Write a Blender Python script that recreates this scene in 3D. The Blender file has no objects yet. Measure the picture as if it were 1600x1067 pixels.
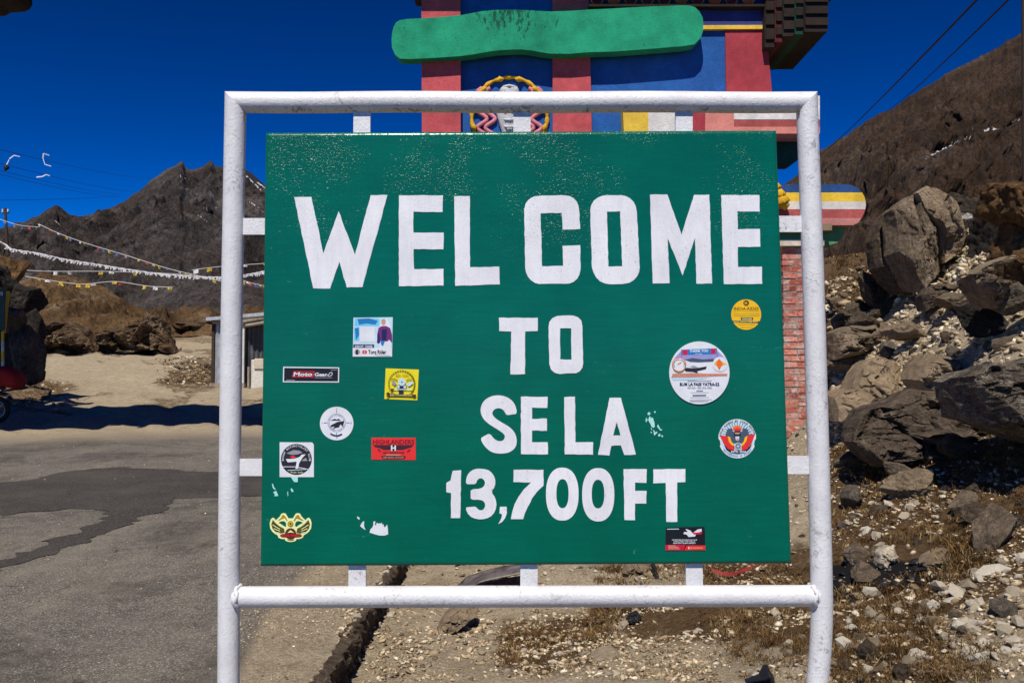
import bpy, bmesh, math, random
import numpy as np
from mathutils import Vector, Matrix
from mathutils.geometry import tessellate_polygon
from mathutils.bvhtree import BVHTree

R = math.radians
SC = bpy.context.scene
COL = SC.collection
rnd = random.Random(7)
RNG = np.random.default_rng(11)

# ------------------------------------------------------------------ camera, sky, sun, exposure
F = 1385.0            # focal length in pixels of the 1600 px wide photograph
HC = 1.55             # eye height
PITCH = math.atan((590 - 533.5) / F)
cam = bpy.data.cameras.new('camera')
cam.sensor_width = 36.0
cam.lens = 36.0 * F / 1600.0
cam.clip_start = 0.05
cam.clip_end = 9000
camo = bpy.data.objects.new('camera', cam)
camo.location = (0, 0, HC)
camo.rotation_euler = (R(90) + PITCH, 0, 0)
COL.objects.link(camo)
SC.camera = camo

SUN_EL, SUN_AZ = R(54), R(11)      # azimuth: sun stands behind the camera, a little to its left
world = bpy.data.worlds.new('World')
SC.world = world
world.use_nodes = True
wn, wl = world.node_tree.nodes, world.node_tree.links
wn.clear()
sky = wn.new('ShaderNodeTexSky')
sky.sky_type = 'NISHITA'
sky.sun_disc = False
sky.sun_elevation = SUN_EL
sky.sun_rotation = math.pi + SUN_AZ
sky.altitude = 4100
sky.air_density = 1.0
sky.dust_density = 0.0
sky.ozone_density = 6.0
hsv = wn.new('ShaderNodeHueSaturation')
hsv.inputs['Hue'].default_value = 0.483
hsv.inputs['Saturation'].default_value = 1.32
hsv.inputs['Value'].default_value = 0.60
bg = wn.new('ShaderNodeBackground')
bg.inputs['Strength'].default_value = 0.062
wo = wn.new('ShaderNodeOutputWorld')
wl.new(sky.outputs[0], hsv.inputs['Color'])
gam = wn.new('ShaderNodeGamma'); gam.inputs['Gamma'].default_value = 1.9
wl.new(hsv.outputs[0], gam.inputs['Color'])
wl.new(gam.outputs[0], bg.inputs['Color'])
wl.new(bg.outputs[0], wo.inputs['Surface'])

sl = bpy.data.lights.new('sun', 'SUN')
sl.energy = 5.0
sl.angle = R(0.5)
sl.color = (1.0, 0.94, 0.85)
so = bpy.data.objects.new('sun', sl)
sun_from = Vector((-math.sin(SUN_AZ) * math.cos(SUN_EL), -math.cos(SUN_AZ) * math.cos(SUN_EL), math.sin(SUN_EL)))
so.rotation_euler = sun_from.to_track_quat('Z', 'Y').to_euler()
so.location = (-3, -10, 20)
COL.objects.link(so)
SC.view_settings.view_transform = 'Standard'
SC.view_settings.look = 'None'
SC.view_settings.exposure = 0.0
SC.view_settings.gamma = 1.0
SC.view_settings.use_curve_mapping = False

# ------------------------------------------------------------------ geometry helpers
CP, SP = math.cos(PITCH), math.sin(PITCH)
def P(px, py, Y):
    """the place at distance Y that stands at this spot of the photograph"""
    a, b = (px - 800.0) / F, (533.5 - py) / F
    yd, zd = CP - b * SP, SP + b * CP
    t = Y / yd
    return Vector((a * t, Y, HC + zd * t))
def ray(px, py):
    a, b = (px - 800.0) / F, (533.5 - py) / F
    return Vector((a, CP - b * SP, SP + b * CP)).normalized()
def to_px(X, Y, Z):
    dz = Z - HC
    d = Y * CP + dz * SP
    v = -Y * SP + dz * CP
    d = np.maximum(d, 1e-3)
    return 800 + F * X / d, 533.5 - F * v / d

_perm = np.random.default_rng(5).permutation(256)
_perm = np.concatenate([_perm, _perm, _perm])
_grad = np.random.default_rng(6).normal(size=(256, 3))
_grad /= np.linalg.norm(_grad, axis=1)[:, None]
def pnoise(p):
    p = np.asarray(p, float)
    i = np.floor(p).astype(int)
    f = p - i
    i &= 255
    u = f * f * f * (f * (f * 6 - 15) + 10)
    out = 0
    for dx in (0, 1):
        wx = u[:, 0] if dx else 1 - u[:, 0]
        for dy in (0, 1):
            wy = u[:, 1] if dy else 1 - u[:, 1]
            for dz in (0, 1):
                wz = u[:, 2] if dz else 1 - u[:, 2]
                h = _perm[_perm[_perm[(i[:, 0] + dx) & 255] + ((i[:, 1] + dy) & 255)] + ((i[:, 2] + dz) & 255)]
                g = _grad[h]
                out = out + wx * wy * wz * (g[:, 0] * (f[:, 0] - dx) + g[:, 1] * (f[:, 1] - dy) + g[:, 2] * (f[:, 2] - dz))
    return out * 1.5
def fbm(p, octs=5, lac=2.1, gain=0.5):
    p = np.asarray(p, float); a, s = 1.0, 0
    for k in range(octs):
        s = s + a * pnoise(p + 17.3 * k); p = p * lac; a *= gain
    return s
def ridged(p, octs=5, lac=2.1, gain=0.5):
    p = np.asarray(p, float); a, s, w = 1.0, 0, 1.0
    for k in range(octs):
        n = (1 - np.abs(pnoise(p + 31.7 * k))) ** 2
        s = s + a * n * w; w = np.clip(n * 1.6, 0, 1); p = p * lac; a *= gain
    return s

WLOC = {}
def tag(o, label=None, cat=None, group=None, kind=None):
    if label: o['label'] = label
    if cat: o['category'] = cat
    if group: o['group'] = group
    if kind: o['kind'] = kind
    return o
def thing(name, label, cat, loc=(0, 0, 0), group=None):
    o = bpy.data.objects.new(name, None)
    COL.objects.link(o)
    o.location = loc
    o.empty_display_size = 0.2
    WLOC[o] = Vector(loc)
    return tag(o, label, cat, group)

class MB:
    def __init__(s): s.v, s.f, s.m, s.sm = [], [], [], []
    def add(s, v, f, m=0, smooth=False):
        n = len(s.v)
        s.v.extend([tuple(x) for x in v])
        for q in f:
            s.f.append(tuple(n + i for i in q)); s.m.append(m); s.sm.append(smooth)
        return s
    def box(s, x0, x1, y0, y1, z0, z1, m=0):
        v = [(x0, y0, z0), (x1, y0, z0), (x1, y1, z0), (x0, y1, z0), (x0, y0, z1), (x1, y0, z1), (x1, y1, z1), (x0, y1, z1)]
        return s.add(v, [(0, 3, 2, 1), (4, 5, 6, 7), (0, 1, 5, 4), (1, 2, 6, 5), (2, 3, 7, 6), (3, 0, 4, 7)], m)
    def tube(s, pts, r, n=12, m=0, smooth=True, cap=True):
        pts = [Vector(p) for p in pts]
        rs = r if isinstance(r, (list, tuple)) else [r] * len(pts)
        V, prev = [], None
        for i, p in enumerate(pts):
            d = (pts[min(i + 1, len(pts) - 1)] - pts[max(i - 1, 0)]).normalized()
            if prev is None:
                a = Vector((0, 0, 1)) if abs(d.z) < 0.9 else Vector((1, 0, 0))
                u = d.cross(a).normalized()
            else:
                u = (prev - d * prev.dot(d)).normalized()
            w = d.cross(u); prev = u
            for k in range(n):
                t = 2 * math.pi * k / n
                V.append(p + (u * math.cos(t) + w * math.sin(t)) * rs[i])
        Fs = []
        for i in range(len(pts) - 1):
            for k in range(n):
                k2 = (k + 1) % n
                Fs.append((i * n + k, i * n + k2, (i + 1) * n + k2, (i + 1) * n + k))
        s.add(V, Fs, m, smooth)
        if cap:
            s.add(V[:n], [tuple(reversed(range(n)))], m); s.add(V[-n:], [tuple(range(n))], m)
        return s
    def prism(s, polys, front, back, m=0):
        """polys: [outer, hole ...] of 2-D points; front/back turn a 2-D point into a place"""
        loops = [list(p) for p in polys]
        def area(p): return sum(p[i - 1][0] * p[i][1] - p[i][0] * p[i - 1][1] for i in range(len(p)))
        for i, p in enumerate(loops):
            if (area(p) < 0) == (i == 0): loops[i] = p[::-1]
        tri = tessellate_polygon([[Vector((a, b, 0)) for a, b in p] for p in loops])
        flat = [q for p in loops for q in p]
        fr = [front(*q) for q in flat]
        # orient triangles so that the front faces the camera side
        def fix(t):
            a, b, c = (flat[i] for i in t)
            return t if (b[0] - a[0]) * (c[1] - a[1]) - (c[0] - a[0]) * (b[1] - a[1]) < 0 else (t[0], t[2], t[1])
        tri = [fix(tuple(t)) for t in tri]
        s.add(fr, tri, m)
        if back is not None:
            bk = [back(*q) for q in flat]
            s.add(bk, [t[::-1] for t in tri], m)
            o = 0
            for p in loops:
                n = len(p)
                V = fr[o:o + n] + bk[o:o + n]
                s.add(V, [(i, (i + 1) % n, n + (i + 1) % n, n + i) for i in range(n)], m)
                o += n
        return s
    def build(s, name, mats, parent=None, bevel=0, seg=1, label=None):
        return mk(name, s.v, s.f, mats, parent, s.m, s.sm, bevel, seg, label)

def mk(name, v, f, mats, parent=None, mi=None, sm=None, bevel=0, seg=1, label=None, kind=None):
    off = Vector((0, 0, 0)); q = parent
    while q is not None:
        if q in WLOC: off = WLOC[q]; break
        q = q.parent
    me = bpy.data.meshes.new(name)
    me.from_pydata([(a[0] - off.x, a[1] - off.y, a[2] - off.z) for a in v], [], f)
    mats = mats if isinstance(mats, (list, tuple)) else [mats]
    for m in mats: me.materials.append(m)
    if mi is not None and len(mats) > 1: me.polygons.foreach_set('material_index', mi)
    if sm is not None:
        me.polygons.foreach_set('use_smooth', [True] * len(f) if sm is True else sm)
    o = bpy.data.objects.new(name, me)
    COL.objects.link(o)
    if parent is not None: o.parent = parent
    if bevel:
        b = o.modifiers.new('bevel', 'BEVEL'); b.width = bevel; b.segments = seg; b.limit_method = 'ANGLE'
    me.update()
    if label: o['label'] = label
    if kind: o['kind'] = kind
    return o
def grid_mesh(name, V, nu, nv, mats, parent=None, kind=None, attr=None, smooth=True, flip=False):
    me = bpy.data.meshes.new(name)
    idx = np.arange(nu * nv).reshape(nv, nu)
    a, b, c, d = idx[:-1, :-1], idx[:-1, 1:], idx[1:, 1:], idx[1:, :-1]
    q = np.stack([a, b, c, d] if not flip else [a, d, c, b], -1).reshape(-1, 4)
    me.vertices.add(nu * nv); me.vertices.foreach_set('co', np.asarray(V, np.float32).ravel())
    me.loops.add(q.size); me.loops.foreach_set('vertex_index', q.ravel().astype(np.int32))
    me.polygons.add(len(q)); me.polygons.foreach_set('loop_start', np.arange(0, q.size, 4, dtype=np.int32))
    me.polygons.foreach_set('loop_total', np.full(len(q), 4, np.int32))
    me.polygons.foreach_set('use_smooth', np.full(len(q), smooth))
    me.update(calc_edges=True)
    for m in (mats if isinstance(mats, (list, tuple)) else [mats]): me.materials.append(m)
    if attr is not None:
        at = me.color_attributes.new('mask', 'FLOAT_COLOR', 'POINT')
        at.data.foreach_set('color', np.asarray(attr, np.float32).ravel())
    o = bpy.data.objects.new(name, me); COL.objects.link(o)
    if parent is not None: o.parent = parent
    if kind: o['kind'] = kind
    return o

# ------------------------------------------------------------------ materials
def s2l(c):
    c = c / 255.0
    return c / 12.92 if c <= 0.04045 else ((c + 0.055) / 1.055) ** 2.4
def C(r, g, b, k=1.0):
    return (s2l(r) * k, s2l(g) * k, s2l(b) * k, 1.0)
class NM:
    def __init__(s, name, rough=0.8, spec=0.4):
        s.mat = bpy.data.materials.new(name); s.mat.use_nodes = True
        s.t = s.mat.node_tree; s.t.nodes.clear()
        s.out = s.n('ShaderNodeOutputMaterial'); s.b = s.n('ShaderNodeBsdfPrincipled')
        s.l(s.b.outputs[0], s.out.inputs[0])
        s.b.inputs['Roughness'].default_value = rough
        s.b.inputs['Specular IOR Level'].default_value = spec
        s.co = s.n('ShaderNodeTexCoord').outputs['Object']
    def n(s, t): return s.t.nodes.new(t)
    def l(s, a, b): s.t.links.new(a, b)
    def set(s, inp, v):
        if hasattr(v, 'is_linked') or isinstance(v, bpy.types.NodeSocket): s.l(v, inp)
        else: inp.default_value = v
    def mapping(s, scale=(1, 1, 1), rot=(0, 0, 0), loc=(0, 0, 0)):
        m = s.n('ShaderNodeMapping'); s.l(s.co, m.inputs[0])
        m.inputs['Scale'].default_value = scale; m.inputs['Rotation'].default_value = rot; m.inputs['Location'].default_value = loc
        return m.outputs[0]
    def noise(s, scale, detail=5, rough=0.6, co=None, dist=0.0, col=False):
        x = s.n('ShaderNodeTexNoise'); s.l(co or s.co, x.inputs['Vector'])
        x.inputs['Scale'].default_value = scale; x.inputs['Detail'].default_value = detail
        x.inputs['Roughness'].default_value = rough; x.inputs['Distortion'].default_value = dist
        return x.outputs['Color' if col else 'Fac']
    def voro(s, scale, feature='F1', co=None, out='Distance', rand=1.0):
        x = s.n('ShaderNodeTexVoronoi'); s.l(co or s.co, x.inputs['Vector'])
        x.feature = feature; x.inputs['Scale'].default_value = scale; x.inputs['Randomness'].default_value = rand
        return x.outputs[out]
    def wave(s, scale, dist=3, detail=3, co=None, d='Z'):
        x = s.n('ShaderNodeTexWave'); s.l(co or s.co, x.inputs['Vector']); x.bands_direction = d
        x.inputs['Scale'].default_value = scale; x.inputs['Distortion'].default_value = dist; x.inputs['Detail'].default_value = detail
        return x.outputs['Fac']
    def ramp(s, fac, stops, interp='LINEAR'):
        x = s.n('ShaderNodeValToRGB'); s.l(fac, x.inputs[0]); e = x.color_ramp.elements
        x.color_ramp.interpolation = interp
        while len(e) < len(stops): e.new(0.5)
        for el, (p, c) in zip(e, stops):
            el.position = p; el.color = c if isinstance(c, tuple) else (c, c, c, 1)
        return x.outputs[0]
    def mix(s, fac, a, b, mode='MIX'):
        x = s.n('ShaderNodeMix'); x.data_type = 'RGBA'; x.blend_type = mode
        s.set(x.inputs[0], fac); s.set(x.inputs[6], a); s.set(x.inputs[7], b)
        return x.outputs[2]
    def math(s, op, a, b=0.0, c=None, clamp=False):
        x = s.n('ShaderNodeMath'); x.operation = op; x.use_clamp = clamp
        s.set(x.inputs[0], a); s.set(x.inputs[1], b)
        if c is not None: s.set(x.inputs[2], c)
        return x.outputs[0]
    def attr(s, name='mask'):
        a = s.n('ShaderNodeAttribute'); a.attribute_name = name
        sep = s.n('ShaderNodeSeparateColor'); s.l(a.outputs['Color'], sep.inputs[0])
        return sep.outputs
    def rand(s): return s.n('ShaderNodeObjectInfo').outputs['Random']
    def bump(s, h, strength=0.5, dist=0.01, prev=None):
        x = s.n('ShaderNodeBump'); s.l(h, x.inputs['Height'])
        x.inputs['Strength'].default_value = strength; x.inputs['Distance'].default_value = dist
        if prev is not None: s.l(prev, x.inputs['Normal'])
        return x.outputs[0]
    def fin(s, col, normal=None, rough=None):
        s.set(s.b.inputs['Base Color'], col)
        if normal is not None: s.l(normal, s.b.inputs['Normal'])
        if rough is not None: s.set(s.b.inputs['Roughness'], rough)
        return s.mat

def plain(name, col, rough=0.6, var=0.15, scale=8, bump=0.0, bscale=60, bdist=0.004, spec=0.4, metal=0.0):
    m = NM(name, rough, spec)
    n = m.noise(scale, 6, 0.65)
    d = tuple(x * (1 - var * 1.6) for x in col[:3]) + (1,)
    u = tuple(min(1, x * (1 + var)) for x in col[:3]) + (1,)
    c = m.ramp(n, [(0.3, d), (0.7, u)])
    m.b.inputs['Metallic'].default_value = metal
    nb = m.bump(m.noise(bscale, 5, 0.6), bump, bdist) if bump else None
    return m.fin(c, nb)

def paint_wall(name, col, worn=None, wear=0.66, k=1.0):
    """limewashed, weather-worn painted plaster"""
    m = NM(name, 0.85, 0.25)
    col = tuple(x * k for x in col[:3]) + (1,)
    n = m.noise(2.2, 7, 0.7); n2 = m.noise(14, 7, 0.75)
    d = tuple(x * 0.62 for x in col[:3]) + (1,); u = tuple(min(1, x * 1.12 + 0.008) for x in col[:3]) + (1,)
    c = m.ramp(n, [(0.32, d), (0.68, u)])
    c = m.mix(m.ramp(n2, [(0.35, 0.55), (0.6, 0.0)]), c, d)
    if worn is not None:
        w = m.ramp(m.noise(9, 9, 0.8), [(wear, 0.0), (wear + 0.05, 1.0)])
        c = m.mix(w, c, worn)
    n3 = m.noise(38, 7, 0.8)
    c = m.mix(m.ramp(n3, [(0.33, 0.7), (0.44, 0.0)]), c, d)
    c = m.mix(m.ramp(n3, [(0.66, 0.0), (0.74, 0.35)]), c, (0.5, 0.47, 0.45, 1))
    nb = m.bump(m.noise(45, 8, 0.75), 0.7, 0.014)
    return m.fin(c, nb)

def rock_mat(name, dark, mid, light, scale=1.0, vein=0.0, strat=0.0, bump=0.7, lich=None):
    m = NM(name, 0.88, 0.25)
    co = m.mapping((scale, scale, scale))
    n1 = m.noise(1.6, 8, 0.66, co, 0.6); n2 = m.noise(9, 9, 0.75, co); n3 = m.noise(45, 5, 0.7, co)
    c = m.ramp(n1, [(0.28, dark), (0.5, mid), (0.74, light)])
    c = m.mix(m.ramp(n2, [(0.36, 0.75), (0.58, 0.0)]), c, dark)
    c = m.mix(m.ramp(n3, [(0.55, 0.0), (0.75, 0.55)]), c, light)
    h = m.math('ADD', m.math('MULTIPLY', n1, 0.6), m.math('MULTIPLY', n2, 0.5))
    if strat:
        w = m.noise(1.0, 7, 0.72, m.mapping((scale * 1.2, scale * 1.2, scale * 9.0), (0.5, 0.55, 0.3)), 0.8)
        h = m.math('ADD', h, m.math('MULTIPLY', w, strat))
        c = m.mix(m.math('MULTIPLY', m.ramp(w, [(0.36, 0.9), (0.48, 0.0)]), 0.7), c, dark)
    if vein:
        w = m.ramp(m.noise(2.4, 4, 0.55, m.mapping((scale * 0.8, scale, scale * 3.0), (0.2, 0.6, 0.4)), 2.5), [(0.485, 0.0), (0.5, 1.0), (0.515, 0.0)])
        c = m.mix(m.math('MULTIPLY', w, vein), c, (0.42, 0.38, 0.31, 1))
    if lich is not None:
        c = m.mix(m.ramp(m.noise(3.3, 6, 0.7, co), [(0.56, 0.0), (0.68, 0.8)]), c, lich)
    dn = m.n('ShaderNodeVectorMath'); dn.operation = 'MULTIPLY_ADD'; m.l(m.noise(3.0, 5, 0.65, co, 0, True), dn.inputs[0]); dn.inputs[1].default_value = (0.5, 0.5, 0.5); m.l(m.mapping((scale * 1.0, scale, scale * 0.55), (0.1, 0.35, 0)), dn.inputs[2])
    ck = m.ramp(m.voro(2.6, 'DISTANCE_TO_EDGE', dn.outputs[0]), [(0.0, 1.0), (0.018, 0.0)])
    ck = m.math('MULTIPLY', ck, m.ramp(m.noise(2.2, 3, 0.5, co), [(0.42, 0.0), (0.56, 1.0)]))
    c = m.mix(m.math('MULTIPLY', ck, 0.85), c, tuple(q * 0.4 for q in dark[:3]) + (1,))
    h = m.math('SUBTRACT', h, m.math('MULTIPLY', ck, 0.35))
    b1 = m.bump(h, min(1.0, bump * 1.3), 0.12 / scale)
    b2 = m.bump(n3, bump * 0.9, 0.014 / scale, b1)
    return m.fin(c, b2)

# paint of the sign
def sign_green():
    m = NM('glossy_green_paint', 0.23, 0.36)
    n = m.noise(3.0, 5, 0.6)
    st = m.noise(1.0, 6, 0.7, m.mapping((6, 6, 90)))
    c = m.ramp(n, [(0.3, (0.0001, 0.100, 0.064, 1)), (0.7, (0.0002, 0.138, 0.086, 1))])
    c = m.mix(m.ramp(st, [(0.35, 0.35), (0.6, 0.0)]), c, (0.0001, 0.082, 0.052, 1))
    # fine pale scuffs, their pale colour doubling as painted glints
    sc = m.math('MULTIPLY', m.ramp(m.noise(1.0, 8, 0.72, m.mapping((28, 28, 95), (0, 0.25, 0)), 0.8), [(0.655, 0.0), (0.70, 1.0)]),
                m.ramp(m.noise(4.0, 3, 0.5), [(0.42, 0.0), (0.62, 0.8)]))
    c = m.mix(sc, c, (0.10, 0.30, 0.22, 1))
    # stipple: much rougher skin of paint near the top of the board
    sep = m.n('ShaderNodeSeparateXYZ'); m.l(m.co, sep.inputs[0])
    top = m.math('MULTIPLY', m.math('SUBTRACT', sep.outputs[2], 1.45), 1.6, clamp=True)
    stip = m.ramp(m.noise(1.0, 2, 0.5, m.mapping((120, 120, 230)), 0.5), [(0.54, 0.0), (0.72, 1.0)])
    pt = m.ramp(m.noise(4.0, 4, 0.6), [(0.45, 0.05), (0.70, 1.0)])
    up = m.math('MULTIPLY', m.math('SUBTRACT', sep.outputs[2], 1.95), 2.4, clamp=True)
    h = m.math('MULTIPLY', stip, m.math('ADD', m.math('MULTIPLY', m.math('MULTIPLY', up, pt), 0.15), 0.012))
    b1 = m.bump(m.noise(1.0, 5, 0.6, m.mapping((14, 14, 200))), 0.12, 0.002)
    b2 = m.bump(h, 1.0, 0.0065, b1)
    return m.fin(c, b2)
def white_letter():
    m = NM('white_letter_paint', 0.5, 0.4)
    n = m.noise(6, 6, 0.7)
    c = m.ramp(n, [(0.3, (0.68, 0.675, 0.69, 1)), (0.65, (0.82, 0.815, 0.83, 1))])
    st = m.noise(1.0, 6, 0.7, m.mapping((70, 10, 9)))
    c = m.mix(m.ramp(st, [(0.3, 0.4), (0.55, 0.0)]), c, (0.58, 0.59, 0.66, 1))
    pit = m.math('MULTIPLY', m.ramp(m.noise(230, 3, 0.6), [(0.30, 1.0), (0.36, 0.0)]), m.ramp(m.noise(11, 3, 0.6), [(0.46, 0.0), (0.6, 1.0)]))
    c = m.mix(pit, c, (0.16, 0.15, 0.16, 1))
    c = m.mix(m.ramp(m.noise(2.6, 5, 0.7, None, 0.5), [(0.62, 0.0), (0.78, 0.5)]), c, (0.55, 0.46, 0.30, 1))
    return m.fin(c, m.bump(m.noise(140, 4, 0.6), 0.3, 0.002))
def white_pipe(under=None):
    m = NM('white_pipe_paint', 0.42, 0.5)
    n = m.noise(7, 6, 0.7)
    c = m.ramp(n, [(0.3, (0.62, 0.61, 0.61, 1)), (0.7, (0.78, 0.77, 0.765, 1))])
    # rust-brown grime and flakes, in patches
    patch = m.ramp(m.noise(3.1, 5, 0.65), [(0.47, 0.0), (0.66, 0.95)])
    if under is not None:
        sp = m.n('ShaderNodeSeparateXYZ'); m.l(m.co, sp.inputs[0])
        patch = m.math('MAXIMUM', m.math('MULTIPLY', patch, 0.6), m.math('MULTIPLY', m.math('SUBTRACT', under, m.math('ADD', sp.outputs[2], m.math('MULTIPLY', n, 0.012))), 70.0, clamp=True))
    crack = m.ramp(m.noise(34, 8, 0.8, None, 1.0), [(0.40, 1.0), (0.455, 0.0)])
    fl = m.ramp(m.noise(150, 4, 0.7), [(0.34, 1.0), (0.40, 0.0)])
    dirt = m.math('MULTIPLY', m.math('MAXIMUM', m.math('MULTIPLY', crack, 0.85), m.math('MULTIPLY', fl, 0.8)), patch, clamp=True)
    c = m.mix(dirt, c, (0.13, 0.115, 0.105, 1))
    b1 = m.bump(m.ramp(m.noise(130, 4, 0.65), [(0.5, 0.0), (0.75, 1.0)]), 0.4, 0.0025)
    b2 = m.bump(m.noise(14, 4, 0.6), 0.25, 0.006, b1)
    return m.fin(c, b2)

M = {}
M['green'] = sign_green()
M['letter'] = white_letter()
M['pipe'] = white_pipe()
M['pipe_top'] = white_pipe(P(800, 166, 2.60).z + 0.18 + 0.006)

def ground_mat():
    m = NM('stony_ground', 0.95, 0.15)
    A = m.attr()
    asp, turf, ash = A[0], A[1], A[2]
    n0 = m.noise(0.7, 6, 0.65); n1 = m.noise(4.5, 7, 0.7); n2 = m.noise(28, 7, 0.75)
    n3 = m.voro(130, 'F1', None, 'Color'); n4 = m.voro(48, 'F1', None, 'Color')
    sand = m.ramp(n1, [(0.3, (0.26, 0.185, 0.105, 1)), (0.55, (0.49, 0.385, 0.242, 1)), (0.75, (0.64, 0.53, 0.37, 1))])
    sep = m.n('ShaderNodeSeparateColor'); m.l(n3, sep.inputs[0])
    sep4 = m.n('ShaderNodeSeparateColor'); m.l(n4, sep4.inputs[0])
    sand = m.mix(0.42, sand, m.ramp(sep.outputs[0], [(0.0, (0.12, 0.095, 0.065, 1)), (0.5, (0.34, 0.29, 0.215, 1)), (1.0, (0.60, 0.55, 0.46, 1))]))
    sand = m.mix(m.ramp(n2, [(0.36, 0.55), (0.52, 0.0)]), sand, (0.12, 0.088, 0.055, 1))
    asph = m.ramp(sep.outputs[1], [(0.0, (0.040, 0.036, 0.032, 1)), (0.5, (0.095, 0.086, 0.075, 1)), (0.82, (0.17, 0.155, 0.132, 1)), (1.0, (0.42, 0.38, 0.32, 1))])
    asph = m.mix(m.math('MULTIPLY', m.ramp(n0, [(0.35, 0.0), (0.7, 0.85)]), 0.45), asph, (0.20, 0.178, 0.145, 1))
    asph = m.mix(m.ramp(m.noise(0.45, 7, 0.72, None, 0.8), [(0.40, 0.6), (0.52, 0.0)]), asph, (0.042, 0.037, 0.033, 1))
    asph = m.mix(m.math('MULTIPLY', m.ramp(n1, [(0.45, 0.0), (0.7, 1.0)]), 0.35), asph, (0.27, 0.24, 0.195, 1))
    dv = m.n('ShaderNodeVectorMath'); dv.operation = 'MULTIPLY_ADD'; m.l(m.noise(1.4, 5, 0.7, None, 0, True), dv.inputs[0]); dv.inputs[1].default_value = (0.9, 0.9, 0.9); m.l(m.co, dv.inputs[2])
    crk = m.math('MULTIPLY', m.ramp(m.voro(0.75, 'DISTANCE_TO_EDGE', dv.outputs[0]), [(0.0, 1.0), (0.009, 0.0)]), m.ramp(m.noise(0.8, 3, 0.5), [(0.48, 0.0), (0.58, 0.9)]))
    asph = m.mix(crk, asph, (0.02, 0.018, 0.016, 1))
    dust = m.ramp(m.noise(1.0, 7, 0.75, m.mapping((0.5, 0.12, 1.0), (0, 0, 0.25))), [(0.5, 0.0), (0.72, 0.5)])
    asph = m.mix(dust, asph, (0.30, 0.262, 0.20, 1))
    f = m.math('ADD', asp, m.math('MULTIPLY', m.math('SUBTRACT', m.math('ADD', m.math('MULTIPLY', n1, 0.6), m.math('MULTIPLY', n2, 0.4)), 0.5), 1.2), clamp=True)
    c = m.mix(m.ramp(f, [(0.3, 0.0), (0.7, 1.0)]), sand, asph)
    tcol = m.ramp(n2, [(0.25, (0.030, 0.017, 0.008, 1)), (0.5, (0.105, 0.062, 0.028, 1)), (0.75, (0.23, 0.155, 0.085, 1))])
    tf = m.math('ADD', turf, m.math('MULTIPLY', m.math('SUBTRACT', m.math('ADD', m.math('MULTIPLY', n1, 0.7), m.math('MULTIPLY', n2, 0.3)), 0.5), 2.2), clamp=True)
    c = m.mix(m.ramp(tf, [(0.35, 0.0), (0.62, 1.0)]), c, tcol)
    af = m.math('ADD', ash, m.math('MULTIPLY', m.math('SUBTRACT', n2, 0.5), 1.2), clamp=True)
    c = m.mix(m.ramp(af, [(0.45, 0.0), (0.6, 1.0)]), c, (0.012, 0.011, 0.011, 1))
    rel = m.math('SUBTRACT', 1.0, m.math('MULTIPLY', asp, 0.75))
    h = m.math('MULTIPLY', m.math('ADD', m.math('MULTIPLY', n2, 1.0), m.math('MULTIPLY', n1, 0.8)), rel)
    b1 = m.bump(h, 0.8, 0.05)
    b2 = m.bump(sep.outputs[0], 0.5, 0.004, b1)
    return m.fin(c, b2)
M['ground'] = ground_mat()
def patch_mat():
    m = NM('dark_asphalt', 0.9, 0.25)
    v = m.voro(120, 'F1', None, 'Color'); sep = m.n('ShaderNodeSeparateColor'); m.l(v, sep.inputs[0])
    c = m.ramp(sep.outputs[0], [(0.0, (0.022, 0.019, 0.017, 1)), (0.6, (0.05, 0.043, 0.038, 1)), (0.95, (0.085, 0.075, 0.065, 1)), (1.0, (0.2, 0.18, 0.15, 1))])
    c = m.mix(m.math('MULTIPLY', m.ramp(m.noise(1.1, 7, 0.7), [(0.45, 0.0), (0.75, 1.0)]), 0.4), c, (0.13, 0.115, 0.095, 1))
    return m.fin(c, m.bump(sep.outputs[1], 0.5, 0.004))
M['patch'] = patch_mat()

M['rock_brown'] = rock_mat('brown_slab_rock', (0.085, 0.060, 0.038, 1), (0.29, 0.215, 0.142, 1), (0.46, 0.36, 0.25, 1), 1.0, 0.5, 0.35, 0.85)
M['rock_tan'] = rock_mat('smooth_tan_rock', (0.15, 0.108, 0.066, 1), (0.33, 0.245, 0.155, 1), (0.46, 0.355, 0.235, 1), 0.8, 0.0, 0.0, 0.6)
M['rock_dark'] = rock_mat('dark_rock', (0.030, 0.021, 0.014, 1), (0.135, 0.096, 0.064, 1), (0.31, 0.23, 0.155, 1), 1.2, 0.3, 0.2, 0.9)
M['rock_band'] = rock_mat('banded_rock', (0.035, 0.026, 0.019, 1), (0.19, 0.148, 0.108, 1), (0.46, 0.385, 0.285, 1), 1.4, 0.95, 0.6, 0.9)
M['rock_shade'] = rock_mat('shade_black_rock', (0.010, 0.008, 0.007, 1), (0.042, 0.034, 0.027, 1), (0.12, 0.098, 0.078, 1), 0.6, 0.1, 0.2, 0.9)  # near-black colour stands in for shade in hollows and on the outcrop
M['rock_rust'] = rock_mat('turf_topped_rock', (0.026, 0.015, 0.008, 1), (0.15, 0.078, 0.027, 1), (0.36, 0.20, 0.075, 1), 1.4, 0.0, 0.0, 0.9)
M['rock_white'] = rock_mat('pale_marbled_rock', (0.12, 0.11, 0.10, 1), (0.45, 0.43, 0.40, 1), (0.66, 0.64, 0.60, 1), 3.0, 0.2, 0.0)
def stone_mat(name, stops):
    m = NM(name, 0.9, 0.2)
    c = m.ramp(m.rand(), stops)
    n = m.noise(18, 7, 0.75)
    c = m.mix(m.ramp(n, [(0.34, 0.7), (0.6, 0.0)]), c, (0.11, 0.08, 0.05, 1))
    return m.fin(c, m.bump(m.noise(30, 6, 0.7), 0.6, 0.02))
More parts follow.
